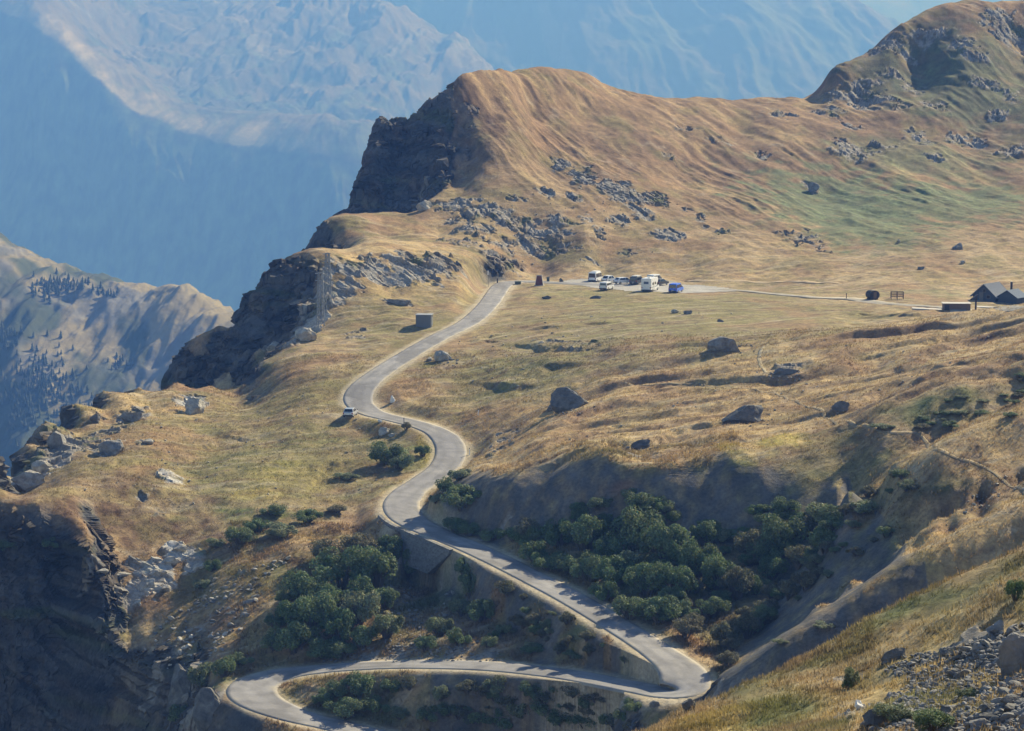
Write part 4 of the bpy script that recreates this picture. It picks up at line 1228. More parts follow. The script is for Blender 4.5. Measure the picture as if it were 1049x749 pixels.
def motorhome(label, px, py, rz):
    L, H, W = 6.2, 2.95, 2.3
    y0, y1 = -L / 2, L / 2
    prof = [(y0, .42), (y1, .38), (y1, .9), (y1 - .15, 1.08), (y1 - .75, 1.22), (y1 - 1.2, 1.75), (y1 - .75, 2.2), (y1 - .7, 2.55), (y1 - 1.0, H - .06), (y1 - 1.2, H), (y0 + .15, H), (y0, H - .12)]
    def ex(root, L, W):
        for yy in (-1.6, .1):
            for s in (-1, 1):
                MB().box((s * (W / 2 + .012), yy, 1.75), (.03, .95, .55)).build('cabin_window', M['glass'], root, bevel=.01)
        MB().box((W / 2 + .012, -.75, 1.32), (.03, .62, 1.75)).build('door', M['cream'], root, bevel=.01)
        for s in (-1, 1):
            MB().box((s * (W / 2 + .006), -.6, 1.02), (.018, 4.6, .12)).build('stripe', M['stripe'], root)
        MB().box((0, -.8, H + .06), (.6, .6, .14)).build('roof_hatch', M['cream'], root, bevel=.03)
        MB().box((.4, -2.2, H + .05), (.5, .5, .1)).build('roof_hatch', M['cream'], root, bevel=.03)
        MB().box((0, y0 - .012, 2.0), (1.1, .03, .55)).build('rear_window', M['stripe'], root, bevel=.01)
    return vehicle('motorhome', label, 'motorhome', 'vehicles parked on the pass', px, py, rz, prof, L, W, 'white',
                   [[(y1 - 1.85, 1.25), (y1 - .85, 1.25), (y1 - 1.3, 1.75), (y1 - 1.85, 1.75)]], (y1 - .8, 1.27, y1 - 1.15, 1.7), None, (y0 + 1.3, y1 - 1.0), .36, 1.1, .985, .07, ex)


van('tall white camper van at the far left of the car park', 610.5, 288.6, R(-22), 'white', L=5.4, H=2.25, W=2.0, extra=pop_roof(2.25))
van('small white van parked alone at the meadow edge of the car park', 621.5, 297.0, R(-24), 'white', L=4.5, H=1.8, W=1.85, passenger=True)
car('white hatchback parked second from the left in the back row', 624.5, 289.4, R(-40), 'white', L=4.2, H=1.6)
car('long low white estate car near the middle of the back row', 639, 291.0, R(-58), 'white', L=4.7, H=1.5)
van('dark grey van with pale roof beside the motorhome', 652.5, 291.3, R(-25), 'darkgrey', L=4.7, H=1.8, extra=pop_roof(1.8, 'cream'))
motorhome('big white motorhome with grey rear, largest vehicle on the pass', 666, 298.2, R(-20))
van('white van half hidden behind the big motorhome', 671, 290.6, R(-30), 'white', L=5.0, H=2.1)
car('dark car showing its tail to the right of the motorhome', 676.8, 292.4, R(-35), 'darkgrey', L=4.3, H=1.5)
van('bright blue van at the right end of the car park', 692.5, 299.6, R(-22), 'blue', L=4.9, H=2.0, W=1.95)
car('silver car pulled off on the grass verge at the road bend', 359, 426.8, R(-8), 'silver', L=4.2, H=1.5, group='vehicles beside the road')

# ------------------------------------------------------------------ buildings and small built things
def hut():
    p = T.hit(434.5, 335.8)
    r = empty('utility_hut', (p.x, p.y + 1.2, p.z), R(-8))
    tag(r, 'small grey box-shaped metal hut beside the upper road', 'hut')
    w, d, h = 3.0, 2.4, 2.5
    b = MB(); b.box((0, 0, h / 2 - .3), (w, d, h + .6))
    n = 15
    for i in range(n):
        x = -w / 2 + .1 + (w - .2) * i / (n - 1)
        b.box((x, -d / 2 - .02, h / 2), (.09, .05, h - .1)); b.box((x, d / 2 + .02, h / 2), (.09, .05, h - .1))
    for i in range(11):
        y = -d / 2 + .15 + (d - .3) * i / 10
        b.box((w / 2 + .02, y, h / 2), (.05, .09, h - .1)); b.box((-w / 2 - .02, y, h / 2), (.05, .09, h - .1))
    b.build('wall', M['hut'], r)
    MB().box((0, 0, h + .06), (w + .3, d + .3, .12)).build('roof', M['roofmetal'], r, bevel=.02)
    dr = MB().box((w / 2 + .05, .1, 1.0), (.05, .9, 2.0)).build('door', M['hut'], r)
    MB().box((w / 2 + .1, .45, 1.0), (.06, .12, .05)).build('handle', M['steel'], dr)


hut()


def chalet():
    p = T.hit(1018, 309.0)
    r = empty('chalet', (p.x, p.y + 3.0, p.z), R(-40))
    tag(r, 'dark timber chalet with steep pale metal roof and a low wing', 'chalet')
    w, d, h, hr = 5.4, 6.0, 1.4, 3.7
    b = MB(); b.prism([(-w / 2, -.5), (w / 2, -.5), (w / 2, h), (0, hr - .1), (-w / 2, h)], -d / 2, d / 2)
    for v in b.bm.verts: v.co = Vector((v.co.y, v.co.x, v.co.z))
    b.build('wall', M['bluewood'], r)
    for s in (-1, 1):
        rf = MB()
        a = Vector((0, 0, hr + .05)); e = Vector((s * (w / 2 + .55), 0, h - .45))
        n = 12
        rf.face([(a.x, -d / 2 - .45, a.z), (a.x, d / 2 + .45, a.z), (e.x, d / 2 + .45, e.z), (e.x, -d / 2 - .45, e.z)])
        rf.face([(a.x, -d / 2 - .45, a.z - .12), (e.x, -d / 2 - .45, e.z - .12), (e.x, d / 2 + .45, e.z - .12), (a.x, d / 2 + .45, a.z - .12)])
        rf.face([(a.x, -d / 2 - .45, a.z), (e.x, -d / 2 - .45, e.z), (e.x, -d / 2 - .45, e.z - .12), (a.x, -d / 2 - .45, a.z - .12)])
        rf.face([(e.x, -d / 2 - .45, e.z), (e.x, d / 2 + .45, e.z), (e.x, d / 2 + .45, e.z - .12), (e.x, -d / 2 - .45, e.z - .12)])
        for i in range(n + 1):
            y = -d / 2 - .4 + (d + .8) * i / n
            q = e - a
            rf.bar((a.x + q.x * .01, y, a.z + .02), (e.x, y, e.z + .02), .05)
        rf.build('roof', M['roofmetal'], r)
    # low wing to the right
    wx = w / 2 + 2.0
    b = MB(); b.prism([(-2.2, -.5), (2.2, -.5), (2.2, 1.3), (0, 2.6), (-2.2, 1.3)], -2.0, 2.4)
    for v in b.bm.verts: v.co = Vector((v.co.y + wx + .6, v.co.x - .6, v.co.z))
    b.build('wing_wall', M['bluewood'], r)
    for s in (-1, 1):
        rf = MB(); a = Vector((wx + .6, 0, 2.72)); e = Vector((wx + .6 + s * 2.6, 0, 1.12))
        for dz in (0, -.1):
            rf.face([(a.x, -2.9, a.z + dz), (a.x, 2.1, a.z + dz), (e.x, 2.1, e.z + dz), (e.x, -2.9, e.z + dz)])
        rf.face([(a.x, -2.9, a.z), (e.x, -2.9, e.z), (e.x, -2.9, e.z - .1), (a.x, -2.9, a.z - .1)])
        rf.build('wing_roof', M['stripe'], r)
    ch = MB().box((wx - .4, 1.0, 3.0), (.35, .35, 2.2)).build('chimney', M['darkwood'], r)
    MB().box((wx - .4, 1.0, 4.14), (.5, .5, .08)).build('chimney_cap', M['steel'], ch)
    dr = MB().box((-.7, -d / 2 - .03, .95), (.95, .06, 1.9)).build('door', M['greywood'], r)
    for x, z, ww in ((1.0, 1.0, .9), (0, 2.3, .7)):
        f = MB().box((x, -d / 2 - .03, z), (ww, .06, .75)).build('window', M['greywood'], r)
        MB().box((x, -d / 2 - .066, z), (ww - .16, .02, .59)).build('pane', M['glass'], f)


chalet()


def low_shed():
    p = T.hit(981, 317.5)
    r = empty('low_shed', (p.x, p.y + 1.5, p.z), R(-4))
    tag(r, 'low brown timber shed with a flat pale roof before the chalet', 'shed')
    MB().box((0, 0, .45), (5.4, 2.6, 1.5)).build('wall', M['wood'], r)
    MB().box((0, 0, 1.24), (5.8, 3.0, .1)).build('roof', M['concrete'], r, bevel=.02)
    for i in range(9): pass
    MB().box((-2.0, -1.33, .4), (.9, .06, 1.1)).build('door', M['darkwood'], r)
    p = T.hit(999.5, 317.3)
    r = empty('wayside_board', (p.x, p.y, p.z), R(10))
    tag(r, 'dark wooden post carrying one slanting board beside the low shed', 'wooden post')
    MB().box((0, 0, 1.4), (.28, .28, 2.9)).build('post', M['darkwood'], r)
    MB().box((-.35, 0, 2.55), (1.9, .5, .22), Matrix.Rotation(R(-32), 3, 'Y')).build('board', M['darkwood'], r, bevel=.01)
    for px, py, ww, dd, lab in ((950, 317.2, 6.2, 2.2, 'long pale concrete slab left of the low shed'), (1013, 315.5, 5.0, 2.2, 'pale concrete slab on the ground right of the wooden post')):
        p = T.hit(px, py)
        o = MB().box((0, 0, .05), (ww, dd, .35)).build('concrete_slab', M['concrete'], bevel=.02)
        o.location = p; o.rotation_euler = (0, R(2), R(-6)); tag(o, lab, 'slab')
    p = T.hit(894.5, 307.2)
    r = empty('barrel_hut', (p.x, p.y + 1.0, p.z + .0), R(-72))
    tag(r, 'dark brown round-ended barrel hut on the far meadow', 'hut')
    b = MB(); n = 20
    prof = [(.98 * math.cos(a) * 1.15, 1.02 + .98 * math.sin(a)) for a in [2 * math.pi * i / n for i in range(n)]]
    b.prism(prof, -1.15, 1.15); b.build('shell', M['darkwood'], r, bevel=.05)
    for x in (-.8, .8): MB().box((x, 0, .03), (.2, 1.9, .4)).build('skid', M['wood'], r)
    MB().box((1.17, 0, .95), (.06, .7, 1.4)).build('door', M['wood'], r)
    p = T.hit(919.5, 306.8)
    r = empty('wooden_pen', (p.x, p.y + .4, p.z), R(-6))
    tag(r, 'pale brown open pen of wooden posts and rails on the meadow', 'pen')
    for x in (-1.3, 0, 1.3):
        for y in (0, 1.8):
            MB().box((x, y, .75), (.12, .12, 1.7)).build('post', M['wood'], r)
    for z in (.55, 1.0, 1.5):
        for y in (0, 1.8): MB().box((0, y - .08, z), (2.75, .06, .13)).build('rail', M['wood'], r)
        for x in (-1.36, 1.36): MB().box((x, .9, z - .02), (.06, 1.85, .13)).build('rail', M['wood'], r)
    p = T.hit(867, 306.2)
    r = empty('marker_post', p); tag(r, 'thin brown post standing alone left of the barrel hut', 'post')
    MB().box((0, 0, .5), (.16, .16, 1.2)).build('shaft', M['wood'], r); MB().box((0, 0, 1.13), (.26, .26, .1)).build('cap', M['darkwood'], r)
    # slate monument at the mouth of the car park
    p = T.hit(552.5, 292.6)
    r = empty('stone_monument', (p.x, p.y, p.z - .1), R(-14))
    tag(r, 'dark maroon tapered stone monument with a pale edge by the pass', 'monument')
    MB().box((0, 0, .06), (2.2, .9, .3)).build('base', M['concrete'], r, bevel=.03)
    MB().box((0, .02, 1.33), (1.95, .46, 2.3), taper=.6).build('edging', M['concrete'], r, bevel=.03)
    MB().box((0, -.2, 1.28), (1.66, .12, 2.1), taper=.6).build('slab', M['maroon'], r, bevel=.01)
    p = T.hit(561.5, 288.5)
    r = empty('litter_bin', p); tag(r, 'small grey green bin just right of the stone monument', 'bin')
    MB().box((0, 0, .45), (.6, .5, 1.0), taper=1.08).build('bin_body', M['greenbox'], r, bevel=.03); MB().box((0, 0, .99), (.72, .6, .08)).build('lid', M['plastic'], r)
    p = T.hit(530.5, 291.2)
    r = empty('grit_box', p); tag(r, 'low grey green grit box at the roadside before the monument', 'box')
    MB().box((0, 0, .25), (1.4, .7, .7)).build('bin_body', M['greenbox'], r, bevel=.03); MB().box((0, 0, .64), (1.5, .8, .1)).build('lid', M['greenbox'], r, bevel=.02)
    p = T.hit(500.5, 294)
    r = empty('road_sign', p); tag(r, 'white sign panel on a tall thin pole beside the upper road', 'sign')
    MB().box((0, 0, 1.6), (.07, .07, 3.8)).build('pole', M['greywood'], r)
    MB().box((-.1, -.05, 3.2), (.32, .03, .95)).build('panel', M['signwhite'], r)
    p = T.hit(509.6, 290.0)
    r = empty('bollard', p); tag(r, 'short dark bollard at the left edge of the road crest', 'bollard')
    MB().wheel((0, 0, 0), .01, .01); MB().box((0, 0, .45), (.3, .3, 1.0), taper=.85).build('shaft', M['plastic'], r, bevel=.03); MB().box((0, 0, .99), (.34, .34, .12)).build('cap', M['darkwood'], r, bevel=.03)
    for px, py, lab, mt in ((413.8, 434.8, 'slim grey marker post at the edge of the middle bend', 'greywood'), (490, 425.5, 'slim pale marker post in the grass right of the middle bend', 'signwhite'), (481, 466, 'slim pale marker post on the bank outside the second bend', 'signwhite')):
        p = T.hit(px, py)
        r = empty('marker_post', p); tag(r, lab, 'post')
        MB().box((0, 0, .45), (.13, .13, 1.1)).build('shaft', M[mt], r); MB().box((0, 0, 1.03), (.15, .15, .16)).build('cap', M['plastic'], r)


low_shed()


def mast(px, py, top_row, label):
    p = T.hit(px, py)
    h = (py - top_row) * p.y / F
    r = empty('lattice_mast', (p.x, p.y, p.z - .4), R(25)); tag(r, label, 'mast', 'steel masts against the cliff')
    h += .4
    wb, wt = .62, .34
    for sx in (-1, 1):
        for sy in (-1, 1):
            MB().bar((sx * wb, sy * wb, 0), (sx * wt, sy * wt, h), .13).build('leg', M['steel'], r)
    b = MB(); n = 9
    for i in range(n):
        z0 = h * i / n; z1 = h * (i + 1) / n
        w0 = wb + (wt - wb) * i / n; w1 = wb + (wt - wb) * (i + 1) / n
        for (ax, ay, bx, by) in ((-1, -1, 1, -1), (1, -1, 1, 1), (1, 1, -1, 1), (-1, 1, -1, -1)):
            b.bar((ax * w0, ay * w0, z0), (bx * w1, by * w1, z1), .09); b.bar((ax * w1, ay * w1, z1), (bx * w1, by * w1, z1), .09)
    b.build('bracing', M['steel'], r)
    for z in (h * .99, h * .86):
        MB().box((-.2, 0, z), (1.7, .2, .16)).build('crossarm', M['roofmetal'], r)


mast(328.5, 333, 279, 'nearer steel lattice mast standing against the dark cliff')
mast(336, 316, 259, 'farther steel lattice mast reaching up to the cliff edge')


# ------------------------------------------------------------------ rocks
def rock_mesh(name, seed, sub=3, cuts=9, rough=.05):
    rr = random.Random(seed)
    bm = bmesh.new()
    bmesh.ops.create_icosphere(bm, subdivisions=sub, radius=1.0)
    for _ in range(cuts):
        n = Vector((rr.gauss(0, 1), rr.gauss(0, 1), rr.gauss(0, .8))).normalized(); d = rr.uniform(.38, .80)
        for v in bm.verts:
            k = v.co.dot(n)
            if k > d: v.co -= n * (k - d) * .96
    off = Vector((seed * 3.1, seed * 1.7, 0))
    for v in bm.verts:
        q = mnoise.fractal(v.co * 2.2 + off, 1.0, 2.0, 4) * rough * 1.6 + abs(mnoise.noise(v.co * 5 + off)) * -rough
        v.co += v.co.normalized() * q
    lo = min(v.co.z for v in bm.verts); hi = max(v.co.z for v in bm.verts)
    xr = max(abs(v.co.x) for v in bm.verts); yr = max(abs(v.co.y) for v in bm.verts)
    for v in bm.verts:
        v.co = Vector((v.co.x / xr * .5, v.co.y / yr * .5, (v.co.z - lo) / (hi - lo)))
    bmesh.ops.recalc_face_normals(bm, faces=bm.faces)
    me = bpy.data.meshes.new(name); bm.to_mesh(me); bm.free()
    for p in me.polygons: p.use_smooth = False
    return me


def rock_mat(name, a, b_, lichen, scale=1.0):
    m, t, b = new_mat(name)
    L = t.links.new
    geo = t.nodes.new('ShaderNodeNewGeometry')
    n = t.nodes.new('ShaderNodeTexNoise'); n.inputs['Scale'].default_value = 1.1 * scale; n.inputs['Detail'].default_value = 8; n.inputs['Roughness'].default_value = .68
    L(geo.outputs['Position'], n.inputs['Vector'])
    r = t.nodes.new('ShaderNodeValToRGB')
    r.color_ramp.elements[0].position = .35; r.color_ramp.elements[0].color = a + (1,)
    r.color_ramp.elements[1].position = .62; r.color_ramp.elements[1].color = b_ + (1,)
    e = r.color_ramp.elements.new(.75); e.color = lichen + (1,)
    L(n.outputs['Fac'], r.inputs[0]); L(r.outputs[0], b.inputs['Base Color'])
    bp = t.nodes.new('ShaderNodeBump'); bp.inputs['Strength'].default_value = .8; bp.inputs['Distance'].default_value = .15
    n3 = t.nodes.new('ShaderNodeTexNoise'); n3.inputs['Scale'].default_value = 4 * scale; n3.inputs['Detail'].default_value = 7
    L(geo.outputs['Position'], n3.inputs['Vector']); L(n3.outputs['Fac'], bp.inputs['Height']); L(bp.outputs[0], b.inputs['Normal'])
    b.inputs['Roughness'].default_value = .95; b.inputs['Specular IOR Level'].default_value = .2
    return m


MR = {'grey': rock_mat('grey schist', (.13, .128, .125), (.27, .26, .245), (.36, .35, .31)),
      'dark': rock_mat('dark lichened schist', (.085, .086, .085), (.18, .175, .165), (.29, .28, .24)),
      'pale': rock_mat('pale limestone', (.22, .205, .18), (.46, .43, .37), (.56, .53, .46)),
      'white': rock_mat('white quartz', (.62, .61, .58), (.75, .74, .72), (.8, .79, .77))}
ROCKS = {k: [rock_mesh('boulder', s, 4, 17, .05) for s in range(i * 10 + 1, i * 10 + 5)] for i, k in enumerate(MR)}
for k in MR:
    for me in ROCKS[k]: me.materials.append(MR[k])


def boulder(px, py, wpx, hpx, tone, label, rz=0.0, depth=.8, tilt=0.0, group=None, cat='boulder', name='boulder', sink=.45, k=None):
    p = T.hit(px, py)
    if p is None: return
    wm = wpx * p.y / F; hm = hpx * p.y / F
    me = random.choice(ROCKS[tone]) if k is None else ROCKS[tone][k]
    o = bpy.data.objects.new(name, me); C.objects.link(o)
    dy = wm * depth
    o.scale = (wm, dy, hm * (1 + sink))
    o.location = (p.x, p.y + dy * .35, p.z - hm * sink)
    o.rotation_euler = (0, tilt, rz)
    tag(o, label, cat, group)


boulder(746, 360, 42, 15, 'grey', 'large flat-topped grey boulder on the crest of the golden hill', R(-8), .6, 0, k=0)
boulder(585, 420, 42, 23, 'dark', 'big dark boulder with a peaked top on the golden slope', R(-20), .7, R(-8), k=1)
boulder(565, 421, 12, 6, 'dark', 'small dark rock at the left foot of the peaked boulder', 0, .8, k=2)
boulder(766, 433, 50, 17, 'dark', 'long dark rock lying slanted above the gully rim', R(20), .5, R(-16), k=3)
boulder(657, 460, 30, 9, 'dark', 'half buried brown rock on the lower golden slope', R(15), .6, R(-14), k=0)
boulder(452, 370, 20, 10, 'pale', 'pale wedge-shaped rock beside the straight of the road', R(-15), .7, R(16), k=1)
boulder(439, 370, 8, 4, 'pale', 'small pale stone left of the wedge-shaped rock', 0, .8, k=0)
boulder(403, 412, 7, 7, 'white', 'small bright white rock inside the middle bend', 0, .8, k=2)
boulder(392, 446, 17, 8, 'pale', 'pale split rock just below the middle bend', R(15), .6, R(10), k=3)
boulder(401, 448, 9, 4, 'pale', 'low pale stone touching the split rock below the bend', 0, .6, k=2)
boulder(389, 433, 5, 3, 'white', 'tiny white stone on the verge below the bend', 0, .8, k=0)
boulder(278, 361, 19, 11, 'pale', 'pale blocky boulder at the foot of the middle cliff', R(10), .7, k=0)
boulder(313, 350, 24, 14, 'pale', 'pale cracked boulder on the cliff edge by the masts', R(-20), .8, k=1)
boulder(434, 216, 20, 11, 'pale', 'pointed pale rock on the crest before the dark cliff', R(30), .6, R(8), k=2)
boulder(981, 256, 12, 7, 'grey', 'rounded grey boulder at the end of a dark ditch', 0, .8, k=3)
boulder(833, 195, 14, 8, 'grey', 'grey slab rock on the upper slope above the green patch', R(20), .6, R(14), k=1)
boulder(805, 384, 32, 7, 'dark', 'long flat dark rock by the short pale footpath', R(4), .5, R(-3), k=2)
boulder(862, 421, 22, 10, 'dark', 'mossy dark boulder beside the slanting footpath', R(6), .7, k=0)
boulder(692, 321, 9, 4, 'pale', 'low pale rock, left one of a pair on the meadow', 0, .6, k=1)
boulder(705, 322, 10, 4, 'grey', 'low grey rock, right one of a pair on the meadow', 0, .6, k=2)
boulder(560, 306.5, 11, 3.5, 'dark', 'low dark rock in the grass below the monument', 0, .6, k=3)
boulder(611, 306, 14, 3, 'dark', 'low dark rock in the grass below the car park', 0, .6, k=0)
boulder(738, 330, 8, 3, 'dark', 'low dark stone right of the meadow pair', 0, .6, k=1)
boulder(408, 312, 26, 5, 'grey', 'flat grey ledge of rock in the grass above the hut', R(-6), .4, R(6), k=2)
boulder(575, 289, 5, 4, 'dark', 'small dark stone at the left tip of the car park', 0, .8, k=1)
boulder(920, 249, 5, 4, 'pale', 'small pale stone on the slope above the barrel hut', 0, .8, k=0)
boulder(987, 270, 6, 3, 'pale', 'small pale stone just below the rounded boulder', 0, .8, k=1)
boulder(944, 276, 8, 3, 'grey', 'low grey stone on the slope above the wooden pen', 0, .8, k=2)
boulder(195, 424, 26, 16, 'pale', 'pale angular boulder on the bench below the cliff', R(20), .8, R(12), k=3)
boulder(60, 460, 26, 18, 'grey', 'grey blocky boulder at the edge of the left bench', R(-12), .8, k=0)
boulder(42, 484, 22, 12, 'pale', 'pale flat-topped boulder on the left edge of bench', R(6), .8, k=1)
boulder(28, 503, 40, 20, 'pale', 'broad pale boulder above the lower left cliff', R(-4), .7, k=2)
boulder(97, 433, 12, 9, 'dark', 'small dark pointed rock near the crest of bench', R(30), .7, k=3)
boulder(114, 466, 30, 14, 'grey', 'cracked grey boulder half sunk in the golden bench', R(12), .8, k=1)
boulder(135, 432, 24, 10, 'grey', 'wide grey rock just under the crest of bench', R(0), .7, k=2)
boulder(150, 455, 14, 5, 'pale', 'low pale stone right of the cracked grey boulder', 0, .7, k=0)
boulder(184, 566, 20, 7, 'pale', 'uppermost pale crag above the tumbled stones', R(-20), .8, R(-18), k=0)
boulder(174, 578, 21, 7, 'pale', 'second pale crag just under the uppermost crag', R(-35), .8, R(-14), k=2)
boulder(162, 592, 22, 8, 'pale', 'third pale crag down, above the lower left cliff', R(-25), .8, R(-14), k=1)
boulder(150, 604, 23, 9, 'pale', 'fourth and widest pale crag of the slanting line', R(-15), .8, R(-20), k=3)
boulder(168, 606, 15, 6, 'pale', 'small pale crag right of the widest crag', R(10), .8, R(-10), k=0)
boulder(203, 584, 18, 6, 'pale', 'pale crag across the cleft from the others', R(-25), .8, R(-14), k=3)
boulder(190, 590, 10, 4, 'pale', 'little pale stone in the cleft between the crags', R(-25), .8, R(-14), k=2)
boulder(124, 591, 23, 4, 'pale', 'low pale ledge left of the slanting line of crags', R(2), .6, k=1)
boulder(103, 587, 16, 4, 'pale', 'smaller pale ledge lying farthest left of the crags', R(8), .6, k=0)
boulder(139, 622, 15, 7, 'pale', 'pale rock at the bottom of the slanting line of crags', R(-30), .8, R(-20), k=3)
boulder(127, 634, 12, 7, 'pale', 'pale rock on the cliff brink just under the lowest crag', R(-30), .8, R(-20), k=1)
boulder(112, 655, 10, 9, 'pale', 'small pale rock perched on the lower cliff edge', R(-30), .8, R(-12), k=0)
boulder(185, 720, 34, 40, 'dark', 'dark rounded outcrop under the left hairpin', R(10), .8, k=2)
boulder(215, 745, 40, 40, 'dark', 'dark ribbed outcrop directly below the left hairpin', R(-10), .8, k=1)
boulder(706, 728, 16, 12, 'dark', 'dark rock at the outer edge of right hairpin', R(10), .8, k=3)
boulder(672, 724, 14, 6, 'grey', 'low grey rock on the verge of right hairpin', R(10), .7, k=0)
boulder(880, 726, 11, 9, 'white', 'pale square block lying in the foreground grass', R(30), .8, k=1)
boulder(918, 676, 34, 11, 'dark', 'dark slab of rock at the top of foreground scree', R(20), .6, R(-14), k=0)
boulder(1042, 692, 40, 44, 'grey', 'largest blue grey block standing in the foreground scree', R(24), .7, k=1)
boulder(1020, 650, 20, 14, 'grey', 'angular block above the largest block in the scree', R(-14), .8, k=3)
boulder(905, 742, 50, 16, 'dark', 'dark slab at the foot of the foreground scree', R(10), .6, R(-8), k=1)


def in_poly(x, y, pg):
    c = False; j = len(pg) - 1
    for i in range(len(pg)):
        xi, yi = pg[i]; xj, yj = pg[j]
        if (yi > y) != (yj > y) and x < (xj - xi) * (y - yi) / (yj - yi) + xi: c = not c
        j = i
    return c


STONES = {}
for k in ('grey', 'dark', 'pale'):
    STONES[k] = []
    for s in range(5):
        me = rock_mesh('scree_stone', 200 + s + 7 * len(STONES), 2, 9, .04); me.materials.append(MR[k]); STONES[k].append(me)


def stones(poly, n, smin, smax, label, group, tones, seed, flat=.55):
    rr = random.Random(seed)
    xs = [p[0] for p in poly]; ys_ = [p[1] for p in poly]
    c = 0; tries = 0
    while c < n and tries < n * 40:
        tries += 1
        px = rr.uniform(min(xs), max(xs)); py = rr.uniform(min(ys_), max(ys_))
        if not in_poly(px, py, poly): continue
        p = T.hit(px, py)
        if p is None: continue
        if mnoise.noise(Vector((p.x * .25, p.y * .25, seed))) < -.12 and rr.random() < .8: continue
        s = smin + (smax - smin) * rr.random() ** 2.2
        o = bpy.data.objects.new('scree_stone', rr.choice(STONES[rr.choice(tones)])); C.objects.link(o)
        o.scale = (s * rr.uniform(.8, 1.4), s * rr.uniform(.6, 1.0), s * flat * rr.uniform(.6, 1.3))
        o.rotation_euler = (rr.uniform(-.4, .4), rr.uniform(-.4, .4), rr.uniform(0, 6.28))
        o.location = (p.x, p.y, p.z - .12 * s)
        tag(o, label, 'stone', group)
        c += 1


SC_R = [(1049, 640), (1015, 650), (985, 662), (955, 668), (925, 674), (905, 688), (935, 700), (905, 716), (925, 728), (880, 742), (890, 752), (1060, 752), (1060, 640)]
SC_L = [(300, 572), (275, 592), (262, 620), (245, 648), (225, 672), (200, 690), (165, 690), (145, 668), (160, 640), (190, 622), (220, 602), (262, 580)]
stones(SC_R, 150, .24, .75, 'loose angular grey stone in the foreground scree', 'stones of the foreground scree', ['grey', 'grey', 'dark', 'dark'], 3)
stones(SC_L, 136, .45, 1.35, 'tumbled grey stone on the rubble slope above left hairpin', 'stones of the rubble slope', ['grey', 'pale', 'pale', 'dark'], 5)
stones([(500, 600), (450, 640), (430, 655), (440, 620), (470, 600)], 14, .4, 1.0, 'loose stone in the rubble chute below the retaining bank', 'stones of the rubble chute', ['grey', 'pale'], 8)


def stone_mass(name, polys, n, smin, smax, seed, label, mat):
    rr = random.Random(seed)
    base_ = [np.array([v.co[:] for v in me.vertices]) for me in STONES['grey'][:3]]
    fcs = [np.array([p.vertices[:] for p in me.polygons]) for me in STONES['grey'][:3]]
    V = []; Fc = []; off = 0; c = 0; tries = 0
    while c < n and tries < n * 30:
        tries += 1
        poly = rr.choice(polys)
        xs = [p[0] for p in poly]; ys_ = [p[1] for p in poly]
        px = rr.uniform(min(xs), max(xs)); py = rr.uniform(min(ys_), max(ys_))
        if not in_poly(px, py, poly): continue
        p = T.hit(px, py)
        if p is None: continue
        s = smin + (smax - smin) * rr.random() ** 2
        k = rr.randrange(3); a = rr.uniform(0, 6.28)
        q = base_[k] * np.array([s * rr.uniform(.8, 1.4), s * rr.uniform(.6, 1), s * .6])
        ca_, sa_ = math.cos(a), math.sin(a)
        q = np.stack([q[:, 0] * ca_ - q[:, 1] * sa_ + p.x, q[:, 0] * sa_ + q[:, 1] * ca_ + p.y, q[:, 2] + p.z - .1 * s], 1)
        V.append(q); Fc.append(fcs[k] + off); off += len(q); c += 1
    o = link_mesh(name, fast_mesh(name, np.concatenate(V), np.concatenate(Fc), False), mat)
    tag(o, label, None, kind='stuff')


stone_mass('rubble', [SC_R], 2600, .08, .34, 21, 'small rubble between the larger stones of the foreground scree', MR['grey'])
stone_mass('rubble', [SC_L, [(420, 600), (440, 660), (400, 672), (385, 640), (405, 610)], [(500, 655), (330, 668), (330, 680), (520, 678)]], 600, .18, .55, 22, 'small rubble on the slopes around the left hairpin', MR['grey'])

stone_mass('rubble', [[(120, 420), (330, 400), (420, 470), (390, 520), (200, 530), (60, 500)], [(520, 390), (900, 350), (1040, 340), (880, 430), (560, 470)], [(560, 320), (760, 320), (560, 380), (470, 400), (470, 350)], [(480, 200), (640, 180), (720, 260), (560, 275), (420, 250)], [(1000, 500), (1049, 480), (1049, 505), (960, 545)]], 520, .15, .55, 23, 'small scattered stones lying in the grass of the slopes', MR['pale'])

stone_mass('rubble', [[(560, 416), (612, 412), (612, 424), (556, 426)], [(738, 430), (795, 420), (800, 434), (740, 440)], [(722, 356), (772, 352), (774, 364), (722, 366)], [(640, 458), (676, 456), (676, 466), (640, 466)], [(788, 382), (826, 380), (826, 390), (786, 392)], [(440, 366), (470, 366), (470, 376), (440, 376)]], 150, .15, .6, 24, 'small stones lying round the feet of the big boulders', MR['grey'])

